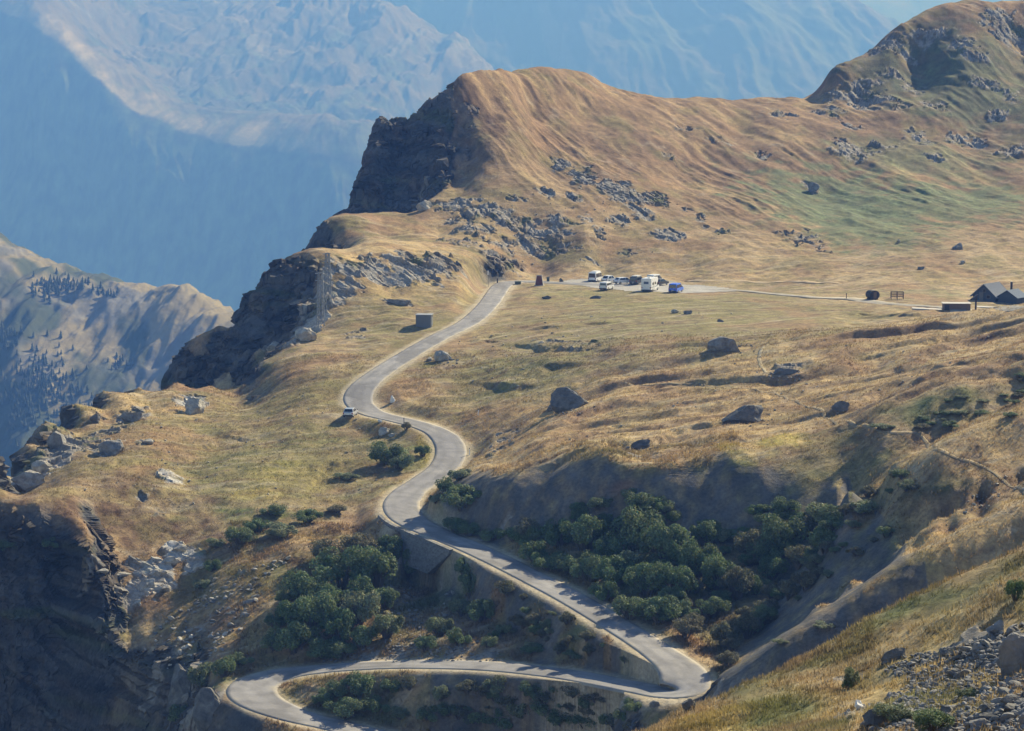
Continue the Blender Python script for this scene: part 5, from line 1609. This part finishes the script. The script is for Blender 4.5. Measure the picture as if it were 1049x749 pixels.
# dark stone retaining wall under the lower edge of the second bend
def retaining_wall():
    sel = [i for i in range(2, len(dense) - 2) if 414 < dpx[i] < 486 and 522 < dpy[i] < 563]
    V = []
    for i in sel:
        t = dense[i + 1] - dense[i - 1]; t = t[:2] / np.linalg.norm(t[:2])
        nx, ny = (t[1], -t[0])
        if ny > 0: nx, ny = -nx, -ny
        h0 = hwf[i] + .95
        e = min(1.0, (i - sel[0]) / 5, (sel[-1] - i) / 5)
        dep = .6 + 3.6 * e
        x0, y0, z0 = dense[i][0] + nx * h0, dense[i][1] + ny * h0, dense[i][2]
        V.append([(x0 - nx * .3, y0 - ny * .3, z0 + .05), (x0 + nx * .25, y0 + ny * .25, z0 + .05), (x0 + nx * (.25 + dep * .28), y0 + ny * (.25 + dep * .28), z0 - dep), (x0 - nx * .3, y0 - ny * .3, z0 - dep)])
    n = len(V); v = np.array(V).reshape(-1, 3)
    f = []
    for i in range(n - 1):
        for k in range(4):
            f.append((i * 4 + k, i * 4 + (k + 1) % 4, (i + 1) * 4 + (k + 1) % 4, (i + 1) * 4 + k))
    f.append((0, 3, 2, 1)); q = (n - 1) * 4; f.append((q, q + 1, q + 2, q + 3))
    m, t, b = new_mat('dry stone masonry')
    geo = t.nodes.new('ShaderNodeNewGeometry')
    vo = t.nodes.new('ShaderNodeTexVoronoi'); vo.inputs['Scale'].default_value = 1.9
    mp = t.nodes.new('ShaderNodeVectorMath'); mp.operation = 'MULTIPLY'; mp.inputs[1].default_value = (1, 1, 2.0)
    t.links.new(geo.outputs['Position'], mp.inputs[0]); t.links.new(mp.outputs[0], vo.inputs['Vector'])
    r = t.nodes.new('ShaderNodeValToRGB'); r.color_ramp.elements[0].color = (.10, .098, .095, 1); r.color_ramp.elements[1].color = (.20, .195, .185, 1)
    t.links.new(vo.outputs['Color'], r.inputs[0]); t.links.new(r.outputs[0], b.inputs['Base Color'])
    bp = t.nodes.new('ShaderNodeBump'); bp.inputs['Strength'].default_value = 1; bp.inputs['Distance'].default_value = .12
    t.links.new(vo.outputs['Distance'], bp.inputs['Height']); t.links.new(bp.outputs[0], b.inputs['Normal'])
    b.inputs['Roughness'].default_value = .95
    w_ = link_mesh('retaining_wall', fast_mesh('retaining_wall', v, np.array(f), False), m)
    tag(w_, 'dark stone retaining wall holding up the road at the second bend', 'retaining wall')


retaining_wall()

# ------------------------------------------------------------------ shrubs
def leaf_mat(name, a, b_, trans=.25):
    m, t, b = new_mat(name)
    L = t.links.new
    at = t.nodes.new('ShaderNodeVertexColor'); at.layer_name = 'albedo'
    oi = t.nodes.new('ShaderNodeObjectInfo')
    mx = t.nodes.new('ShaderNodeMix'); mx.data_type = 'RGBA'
    mx.inputs[6].default_value = a + (1,); mx.inputs[7].default_value = b_ + (1,)
    L(oi.outputs['Random'], mx.inputs[0])
    mu = t.nodes.new('ShaderNodeMix'); mu.data_type = 'RGBA'; mu.blend_type = 'MULTIPLY'; mu.inputs[0].default_value = 1
    L(mx.outputs[2], mu.inputs[6]); L(at.outputs['Color'], mu.inputs[7])
    b.inputs['Roughness'].default_value = .7; b.inputs['Specular IOR Level'].default_value = .25
    L(mu.outputs[2], b.inputs['Base Color'])
    tr = t.nodes.new('ShaderNodeBsdfTranslucent'); L(mu.outputs[2], tr.inputs[0])
    ms = t.nodes.new('ShaderNodeMixShader'); ms.inputs[0].default_value = trans
    L(b.outputs[0], ms.inputs[1]); L(tr.outputs[0], ms.inputs[2]); L(ms.outputs[0], t.nodes['Material Output'].inputs[0])
    return m


M_leaf = leaf_mat('alder leaves', (.095, .145, .060), (.145, .185, .085))
M_leaf2 = leaf_mat('willow leaves', (.17, .205, .105), (.20, .225, .13))
M_leaf3 = leaf_mat('dry brown leaves', (.125, .13, .075), (.16, .15, .09))
M_bark = plain('grey bark', (.10, .085, .07), .9, var=.3, scale=4)


def crown_mesh(seed, n=2600, lobes=9, leaf=.040, tall=.85, spread=.5):
    r = np.random.default_rng(seed)
    cs = []
    for i in range(lobes):
        a = r.uniform(0, 6.28); q = spread * .78 * math.sqrt(r.uniform(0, 1))
        hz = tall * (.30 + .48 * r.uniform(0, 1) * (1 - q / spread * .6))
        rad = r.uniform(.07, .19)
        cs.append((q * math.cos(a), q * math.sin(a), hz, rad))
    cs = np.array(cs)
    k = r.integers(0, lobes, n)
    d = r.normal(size=(n, 3)); d /= np.linalg.norm(d, axis=1)[:, None]
    rad = cs[k, 3] * (0.55 + .55 * r.uniform(0, 1, n) ** .5)
    c = cs[k, :3] + d * rad[:, None] * np.array([1, 1, .9])
    c[:, 2] = np.abs(c[:, 2])
    nrm = d + .7 * r.normal(size=(n, 3)); nrm[:, 2] += .3
    nrm /= np.linalg.norm(nrm, axis=1)[:, None]
    up = r.normal(size=(n, 3))
    t1 = np.cross(nrm, up); t1 /= np.linalg.norm(t1, axis=1)[:, None]
    t2 = np.cross(nrm, t1)
    s = leaf * r.uniform(.6, 1.4, n)[:, None]
    v = np.stack([c - t1 * s * .6, c - t2 * s * .35 + nrm * s * .1, c + t1 * s * .6, c + t2 * s * .35 + nrm * s * .1], 1).reshape(-1, 3)
    f = np.arange(4 * n).reshape(n, 4)
    me = fast_mesh('crown', v, f, False)
    lb = r.uniform(.75, 1.3, lobes)
    tint = (r.uniform(.7, 1.35, n) * lb[k])[:, None] * np.array([[1, 1, 1]]) * (1 + .12 * r.normal(size=(n, 1)) * np.array([[1.0, .2, -.6]]))
    set_color(me, 'albedo', np.repeat(np.clip(tint, .2, 2), 4, axis=0))
    return me, cs


def trunk_mesh(cs, seed):
    b = MB()
    for (x, y, z, q) in cs:
        a = Vector((x * .12, y * .12, -.05)); e = Vector((x * .9, y * .9, z * .92)); m_ = a.lerp(e, .5) + Vector((0, 0, .06))
        for (p, q_, w0) in ((a, m_, .028), (m_, e, .016)):
            b.bar(p, q_, w0)
    bm = b.bm
    me = bpy.data.meshes.new('trunk'); bm.to_mesh(me); bm.free()
    me.materials.append(M_bark)
    return me


PROTO = []
for s, mt in ((1, M_leaf), (2, M_leaf), (3, M_leaf), (4, M_leaf2), (5, M_leaf2), (6, M_leaf3), (7, M_leaf)):
    me, cs = crown_mesh(400 + s, lobes=17 + s % 5, n=4600)
    me.materials.append(mt)
    PROTO.append((me, trunk_mesh(cs, s)))
used_proto = {}


def shrub(px, py, wpx, hpx, kind, label, group, name='shrub', wide=1.0):
    p = T.hit(px, py)
    if p is None: return
    wm = wpx * p.y / F; hm = hpx * p.y / F
    rt = empty(name, (p.x, p.y + wm * .15, p.z - .05 * hm), random.uniform(0, 6.28))
    rt.scale = (wm * 1.3, wm * 1.2 * wide, hm * 1.45)
    tag(rt, label, 'shrub', group)
    c, t_ = PROTO[kind]
    for nm, me in (('crown', c), ('trunk', t_)):
        o = bpy.data.objects.new(nm, me); C.objects.link(o); o.parent = rt


G1 = [(505, 555, 24, 14, 0), (528, 556, 28, 18, 1), (553, 558, 26, 20, 2), (572, 562, 28, 34, 0), (598, 566, 38, 44, 1), (622, 580, 34, 34, 2), (650, 566, 54, 54, 0), (682, 580, 46, 50, 6), (662, 612, 42, 40, 1), (692, 612, 36, 36, 2), (630, 604, 38, 36, 6), (605, 597, 34, 32, 0), (583, 588, 26, 22, 1), (645, 636, 34, 26, 2), (676, 640, 40, 32, 1), (702, 655, 30, 22, 5), (716, 592, 36, 44, 0), (738, 606, 36, 40, 2), (756, 616, 32, 38, 5), (722, 560, 28, 30, 6), (772, 576, 38, 34, 5), (800, 566, 42, 44, 0), (790, 596, 30, 30, 2), (818, 584, 30, 26, 5), (742, 664, 28, 28, 5), (766, 655, 28, 28, 5), (786, 640, 26, 22, 2), (730, 634, 28, 26, 1), (852, 540, 44, 28, 3), (884, 527, 32, 18, 3), (826, 606, 24, 22, 5), (746, 684, 22, 18, 5), (620, 616, 26, 22, 0), (652, 590, 40, 34, 3), (700, 585, 30, 30, 6), (560, 585, 26, 16, 2), (775, 610, 26, 24, 1), (808, 615, 26, 22, 5)]
for i, a in enumerate(G1):
    shrub(*a[:5], {5: 'brownish leggy shrub among the thicket of the shaded gully', 3: 'grey green shrub on the shaded side of the gully'}.get(a[4], 'dense green shrub in the thicket of the shaded gully'), 'shrubs of the shaded gully: ' + {5: 'brownish', 3: 'grey green'}.get(a[4], 'green'))
_rr = random.Random(77)
GP = [(505, 556), (560, 548), (640, 545), (700, 555), (760, 552), (810, 545), (860, 530), (845, 570), (815, 605), (790, 635), (765, 660), (740, 680), (712, 665), (660, 632), (600, 602), (545, 580)]
cnt = 0
while cnt < 62:
    qx, qy = _rr.uniform(505, 860), _rr.uniform(530, 685)
    if not in_poly(qx, qy, GP): continue
    kk = _rr.choice([0, 1, 2, 2, 5, 6, 6] if qx < 700 else [0, 2, 5, 5, 6])
    ww = _rr.uniform(15, 30)
    shrub(qx, qy, ww, ww * _rr.uniform(.6, .95), kk, 'brownish leggy shrub among the thicket of the shaded gully' if kk == 5 else 'dense green shrub in the thicket of the shaded gully', 'shrubs of the shaded gully: ' + ('brownish' if kk == 5 else 'green'))
    cnt += 1
GW = [(735, 690), (775, 655), (830, 605), (900, 565), (942, 500), (930, 478), (890, 505), (850, 545), (800, 600), (750, 660)]
cnt = 0
while cnt < 30:
    qx, qy = _rr.uniform(735, 942), _rr.uniform(478, 690)
    if not in_poly(qx, qy, GW): continue
    kk = _rr.choice([5, 5, 3, 2]); ww = _rr.uniform(9, 20)
    shrub(qx, qy, ww, ww * _rr.uniform(.5, .8), kk, 'small scrubby bush on the steep right wall of the gully', 'bushes on the right gully wall')
    cnt += 1
RB = [(930, 428), (955, 418), (990, 405), (1049, 386), (1070, 400), (1030, 418), (985, 432), (950, 446)]
cnt = 0
while cnt < 22:
    qx, qy = _rr.uniform(930, 1060), _rr.uniform(386, 446)
    if not in_poly(qx, qy, RB): continue
    ww = _rr.uniform(8, 17)
    shrub(qx, qy, ww, ww * _rr.uniform(.25, .42), _rr.choice([0, 2, 3, 5]), 'dark low bush on the shaded bank behind the upper spur', 'bushes on the shaded bank')
    cnt += 1
def fill(poly, n, w0, w1, kinds, label, group, asp=(.55, .95)):
    c = 0
    while c < n:
        qx, qy = _rr.uniform(min(p[0] for p in poly), max(p[0] for p in poly)), _rr.uniform(min(p[1] for p in poly), max(p[1] for p in poly))
        if not in_poly(qx, qy, poly): continue
        ww = _rr.uniform(w0, w1)
        shrub(qx, qy, ww, ww * _rr.uniform(*asp), _rr.choice(kinds), label, group); c += 1


fill([(560, 535), (640, 508), (700, 530), (760, 532), (850, 508), (880, 522), (840, 560), (700, 575), (600, 565)], 34, 13, 28, [0, 1, 2, 6, 3], 'green scrub climbing the upper bank of the shaded gully', 'scrub on the upper gully bank')
fill([(505, 702), (600, 708), (662, 724), (640, 749), (480, 749), (470, 715)], 26, 9, 20, [0, 2, 5, 5, 6], 'small tuft of scrub on the bank under the lower road', 'scrub under the lower road')
fill([(520, 606), (600, 648), (650, 674), (640, 688), (560, 678), (500, 665), (490, 620)], 24, 8, 18, [0, 2, 5, 5, 3], 'small tuft of scrub on the bank under the upper road', 'scrub under the upper road')
G2 = [(276, 668, 36, 36, 0), (300, 672, 42, 40, 1), (322, 648, 44, 46, 2), (346, 660, 36, 40, 6), (366, 642, 40, 46, 3), (350, 606, 54, 50, 0), (310, 618, 38, 38, 1), (386, 606, 44, 50, 2), (396, 580, 34, 34, 6), (285, 618, 28, 24, 0), (396, 655, 32, 34, 3), (370, 666, 32, 28, 1), (416, 592, 30, 34, 0), (275, 645, 30, 28, 2), (330, 580, 34, 28, 5), (365, 572, 34, 26, 5), (300, 645, 34, 34, 6), (338, 630, 36, 36, 1), (376, 622, 34, 34, 0), (395, 625, 26, 26, 2), (330, 676, 40, 26, 0), (352, 676, 30, 20, 2)]
for a in G2:
    if a[0] < 300: a = (a[0] + 6, a[1], a[2] * .7, a[3] * .6, a[4])
    shrub(*a[:5], {5: 'brownish shrub high in the hollow below the road', 3: 'pale sunlit green shrub in the hollow below road'}.get(a[4], 'dark green shrub in the hollow below the road'), 'shrubs of the hollow: ' + {5: 'brownish', 3: 'pale'}.get(a[4], 'dark'))
G3 = [(482, 612, 26, 30, 2), (494, 638, 26, 26, 0), (474, 632, 24, 24, 3), (450, 652, 26, 26, 3), (470, 662, 22, 20, 0), (500, 664, 18, 15, 3), (436, 668, 22, 18, 1), (476, 592, 22, 22, 6), (520, 612, 22, 18, 5), (560, 645, 14, 12, 3), (515, 650, 16, 12, 3), (545, 670, 24, 10, 2), (590, 676, 26, 10, 2), (602, 658, 18, 12, 5), (548, 640, 18, 12, 5)]
for a in G3:
    shrub(*a[:5], {5: 'dry brown shrub on the bank between the two roads', 3: 'small bright green shrub on bank between the roads'}.get(a[4], 'dark green shrub on the bank between the two roads'), 'shrubs between the roads: ' + {5: 'brown', 3: 'bright'}.get(a[4], 'dark'))
G4 = [(342, 716, 26, 20, 0), (366, 716, 32, 28, 2), (354, 738, 36, 26, 1), (330, 724, 20, 16, 6), (386, 732, 24, 20, 0), (410, 738, 20, 16, 3), (452, 720, 20, 24, 3), (506, 714, 26, 28, 3), (534, 738, 28, 28, 3), (470, 738, 22, 18, 5), (560, 724, 22, 18, 5), (602, 738, 20, 18, 5), (420, 708, 20, 16, 5), (440, 740, 24, 18, 0), (575, 745, 26, 20, 0), (490, 745, 24, 20, 2), (515, 750, 30, 22, 1), (630, 748, 24, 18, 5), (400, 712, 22, 16, 2), (545, 712, 24, 16, 0), (588, 716, 22, 14, 5), (612, 722, 26, 14, 5), (520, 728, 26, 18, 5), (560, 735, 30, 20, 0), (600, 748, 30, 18, 2), (640, 738, 22, 12, 0), (480, 712, 24, 16, 5), (650, 752, 24, 14, 5), (460, 735, 24, 18, 0)]
for a in G4:
    shrub(*a[:5], {5: 'dry brown shrub on the slope inside left hairpin', 3: 'pale green shrub standing out inside left hairpin'}.get(a[4], 'dark green shrub on the slope inside left hairpin'), 'shrubs inside the hairpin: ' + {5: 'brown', 3: 'pale'}.get(a[4], 'dark'))
for a in [(396, 476, 34, 26, 0, 'large dark round shrub on the bench below the bend'), (409, 482, 26, 20, 3, 'pale green shrub in front of the large round shrub'), (433, 468, 15, 13, 6, 'small dark shrub just inside the second bend'), (416, 441, 10, 9, 5, 'tiny dark bush at the foot of the grey marker post'),
          (280, 529, 24, 13, 0, 'low dark shrub at the top of the bench row'), (264, 546, 26, 15, 1, 'dark shrub in the middle of the bench row'), (245, 559, 28, 20, 2, 'rounded dark shrub at the lower end of bench row'), (288, 552, 34, 18, 3, 'broad green shrub at the right end of bench row'), (315, 536, 28, 14, 6, 'low green shrub nearest the pull-off on the bench'), (222, 562, 20, 12, 3, 'small green shrub left of the bench row'), (356, 492, 24, 9, 3, 'flat green shrub alone in the bench grass'), (345, 526, 20, 9, 5, 'brown low shrub beside the crest track'), (218, 586, 16, 14, 0, 'small dark shrub in the cleft between the crags'), (205, 604, 18, 12, 3, 'pale shrub at the lower end of the cleft'),
          (460, 506, 24, 18, 0, 'dark shrub right of the road at the gully mouth'), (474, 524, 36, 28, 6, 'big dark shrub beside road where the gully begins'), (447, 516, 18, 12, 3, 'pale shrub on the right verge of the road'), (467, 546, 26, 18, 1, 'dark shrub hugging the inside of the road bend'), (480, 550, 22, 16, 2, 'rounded shrub next to the stone kerb of the road'), (470, 492, 26, 14, 3, 'low green shrub at the tip of the golden hill'),
          (206, 706, 26, 32, 3, 'tall green shrub left of the left hairpin'), (183, 742, 28, 24, 0, 'dark shrub between the outcrops below the hairpin'), (228, 694, 24, 22, 2, 'green shrub touching the outside of left hairpin'), (196, 752, 24, 22, 3, 'green shrub at bottom edge under left hairpin'), (247, 682, 22, 14, 0, 'low dark shrub where road leaves left hairpin'), (52, 562, 18, 12, 0, 'small shrub on the brink of the lower left cliff'), (10, 566, 22, 14, 2, 'dark shrub at far left brink of the cliff'),
          (920, 742, 40, 24, 3, 'large green shrub spreading in the foreground scree'), (958, 752, 40, 26, 2, 'green shrub at bottom edge below the scree'), (990, 716, 20, 12, 3, 'small green shrub among the foreground stones'), (1041, 616, 20, 26, 2, 'green shrub at the right edge above the scree'), (800, 660, 16, 6, 3, 'flat green bush on the crest of the second spur'), (845, 644, 24, 7, 3, 'flat green bush higher on the second spur crest'), (1035, 428, 16, 6, 6, 'dark low bush on the ridge at right edge'), (975, 438, 18, 7, 0, 'dark low bush on shaded bank under the ridge'), (1005, 426, 16, 6, 2, 'dark bush between two others on the shaded bank'), (945, 440, 18, 6, 5, 'brown low bush above the path crossing'), (905, 440, 24, 7, 3, 'flat grey green bush beside the slanting footpath')]:
    shrub(*a, None)


def young_fir():
    p = T.hit(873, 701)
    r = empty('fir_tree', p); tag(r, 'single small young fir standing in the golden foreground grass', 'fir tree')
    h = 26 * p.y / F
    MB().bar((0, 0, -.05), (0, 0, h * .95), .06).build('trunk', M_bark, r)
    rr = np.random.default_rng(5); n = 2200
    z = h * (.05 + .95 * rr.uniform(0, 1, n) ** 1.2)
    tier = .75 + .25 * np.cos(z / h * 40)
    q = (h - z) * .40 * tier * (1 + .35 * np.sin(3 * z + 2.0)) * rr.uniform(.3, 1, n) ** .5 + .02
    s = .11
    a = rr.uniform(0, 6.28, n)
    c = np.stack([q * np.cos(a), q * np.sin(a), z - q * .25], 1)
    d = np.stack([np.cos(a), np.sin(a), -.2 + 0 * a], 1)
    sd = np.stack([-np.sin(a), np.cos(a), rr.normal(0, .4, n)], 1)
    v = np.stack([c - d * s, c + sd * s * .25, c + d * s, c - sd * s * .25], 1).reshape(-1, 3)
    me = fast_mesh('crown', v, np.arange(4 * n).reshape(n, 4), False)
    set_color(me, 'albedo', np.repeat(rr.uniform(.6, 1.2, (n, 1)) * np.ones((1, 3)), 4, axis=0))
    link_mesh('crown', me, M_leaf, r)


shrub(873, 704, 17, 24, 3, 'single upright grey green bush in the golden foreground grass', None)
shrub(868, 706, 10, 11, 0, 'little dark bush at the foot of the upright foreground bush', None)

# ------------------------------------------------------------------ grass tussocks (one mass)
def tussocks():
    r = np.random.default_rng(99)
    V = []; Fc = []; Cc = []
    off = 0
    bm_ = base.reshape(-1, 3)
    nr, nc = T.Z.shape
    for (px0, px1, y0, y1, n, hh, blades) in [(600, 1090, 62, 142, 60000, .24, 5), (560, 1090, 236, 305, 30000, .36, 3), (430, 1090, 300, 430, 60000, .34, 3), (0, 450, 300, 430, 42000, .30, 3), (230, 760, 255, 335, 40000, .5, 3)]:
        yv = np.sqrt(r.uniform(y0 ** 2, y1 ** 2, n)); uv = r.uniform(px0, px1, n) - CX
        xv = uv / F * yv
        i = np.clip(np.searchsorted(ys, yv) - 1, 0, nr - 2); j = np.clip(np.searchsorted(us, uv) - 1, 0, nc - 2)
        bare = np.maximum(rtot[i, j], np.maximum(earthm[i, j], vw[i, j] * 1.2))
        keep = (bare < .25) & (RD[i, j] > ROAD_HW + .8) & (fbm(xv / 5, yv / 5, 2, 401) + r.uniform(-.6, .6, n) > -.1)
        if y0 < 150: keep &= ~((uv > 380) & (r.uniform(0, 1, n) < .6))
        xv, yv, i, j = xv[keep], yv[keep], i[keep], j[keep]
        zv = T.hs(xv, yv); cb_ = bm_[i * nc + j]
        m = len(xv)
        tb = r.uniform(.75, 1.3, m)
        for k in range(blades):
            a = r.uniform(0, 6.28, m); h = hh * r.uniform(.45, 1.1, m); wd = hh * .24 * r.uniform(.6, 1.4, m); ln = h * r.uniform(.2, .9, m)
            bx = xv + r.normal(0, .12, m); by = yv + r.normal(0, .12, m)
            a2 = a + 1.57
            p0 = np.stack([bx - np.cos(a2) * wd / 2, by - np.sin(a2) * wd / 2, zv - .05], 1)
            p1 = np.stack([bx + np.cos(a2) * wd / 2, by + np.sin(a2) * wd / 2, zv - .05], 1)
            p2 = np.stack([bx + np.cos(a) * ln, by + np.sin(a) * ln, zv + h], 1)
            V.append(np.stack([p0, p1, p2], 1).reshape(-1, 3)); Cc.append(np.repeat(cb_ * (tb * r.uniform(.8, 1.2, m))[:, None], 3, axis=0))
            Fc.append(np.arange(3 * m).reshape(m, 3) + off); off += 3 * m
    me = fast_mesh('grass', np.concatenate(V), np.concatenate(Fc), False)
    set_color(me, 'albedo', np.clip(np.concatenate(Cc), .01, .6))
    m, t, b = new_mat('dry grass blades')
    at = t.nodes.new('ShaderNodeVertexColor'); at.layer_name = 'albedo'
    t.links.new(at.outputs[0], b.inputs['Base Color']); b.inputs['Roughness'].default_value = .8; b.inputs['Specular IOR Level'].default_value = .2
    tr = t.nodes.new('ShaderNodeBsdfTranslucent'); t.links.new(at.outputs[0], tr.inputs[0])
    ms = t.nodes.new('ShaderNodeMixShader'); ms.inputs[0].default_value = .35
    t.links.new(b.outputs[0], ms.inputs[1]); t.links.new(tr.outputs[0], ms.inputs[2]); t.links.new(ms.outputs[0], t.nodes['Material Output'].inputs[0])
    tag(link_mesh('grass', me, m), 'tussocks of dry golden grass covering the slopes', None, kind='stuff')


tussocks()


# ------------------------------------------------------------------ conifer wood on the near hill
def conifers():
    r = np.random.default_rng(17)
    V = []; Fc = []; off = 0; c = 0
    spots_ = []
    for (px, py, sx, sy, n) in [(62, 292, 18, 6, 60), (50, 300, 12, 6, 25), (110, 300, 12, 3, 16), (85, 296, 12, 4, 16), (45, 390, 26, 26, 150), (20, 420, 20, 24, 90), (75, 420, 22, 18, 60), (12, 345, 10, 10, 26), (118, 375, 10, 5, 14)]:
        for _ in range(n):
            p = FH.hit(px + r.normal(0, sx * .7), py + r.normal(0, sy * .7))
            if p is not None: spots_.append(p)
    for p in spots_:
        h = r.uniform(4, 7.5); w_ = h * r.uniform(.26, .36); seg = 7
        for lv in range(3):
            z0 = h * (.08 + .28 * lv); z1 = h * (.50 + .25 * lv); rw = w_ * (1 - .27 * lv)
            a = np.arange(seg) * 2 * math.pi / seg + r.uniform(0, 6)
            rj = rw * r.uniform(.75, 1.2, seg)
            ring = np.stack([p.x + rj * np.cos(a), p.y + rj * np.sin(a), np.full(seg, p.z + z0)], 1)
            V.append(np.concatenate([ring, [[p.x, p.y, p.z + z1]]]))
            Fc.append(np.array([[k, (k + 1) % seg, seg] for k in range(seg)]) + off); off += seg + 1
    me = fast_mesh('conifer_wood', np.concatenate(V), np.concatenate(Fc), False)
    m = plain('conifer needles', (.028, .046, .024), .9, var=.4, scale=.1)
    tag(link_mesh('conifer_wood', me, m), 'scattered dark conifer wood on the hillside across the valley', None, kind='stuff')


conifers()
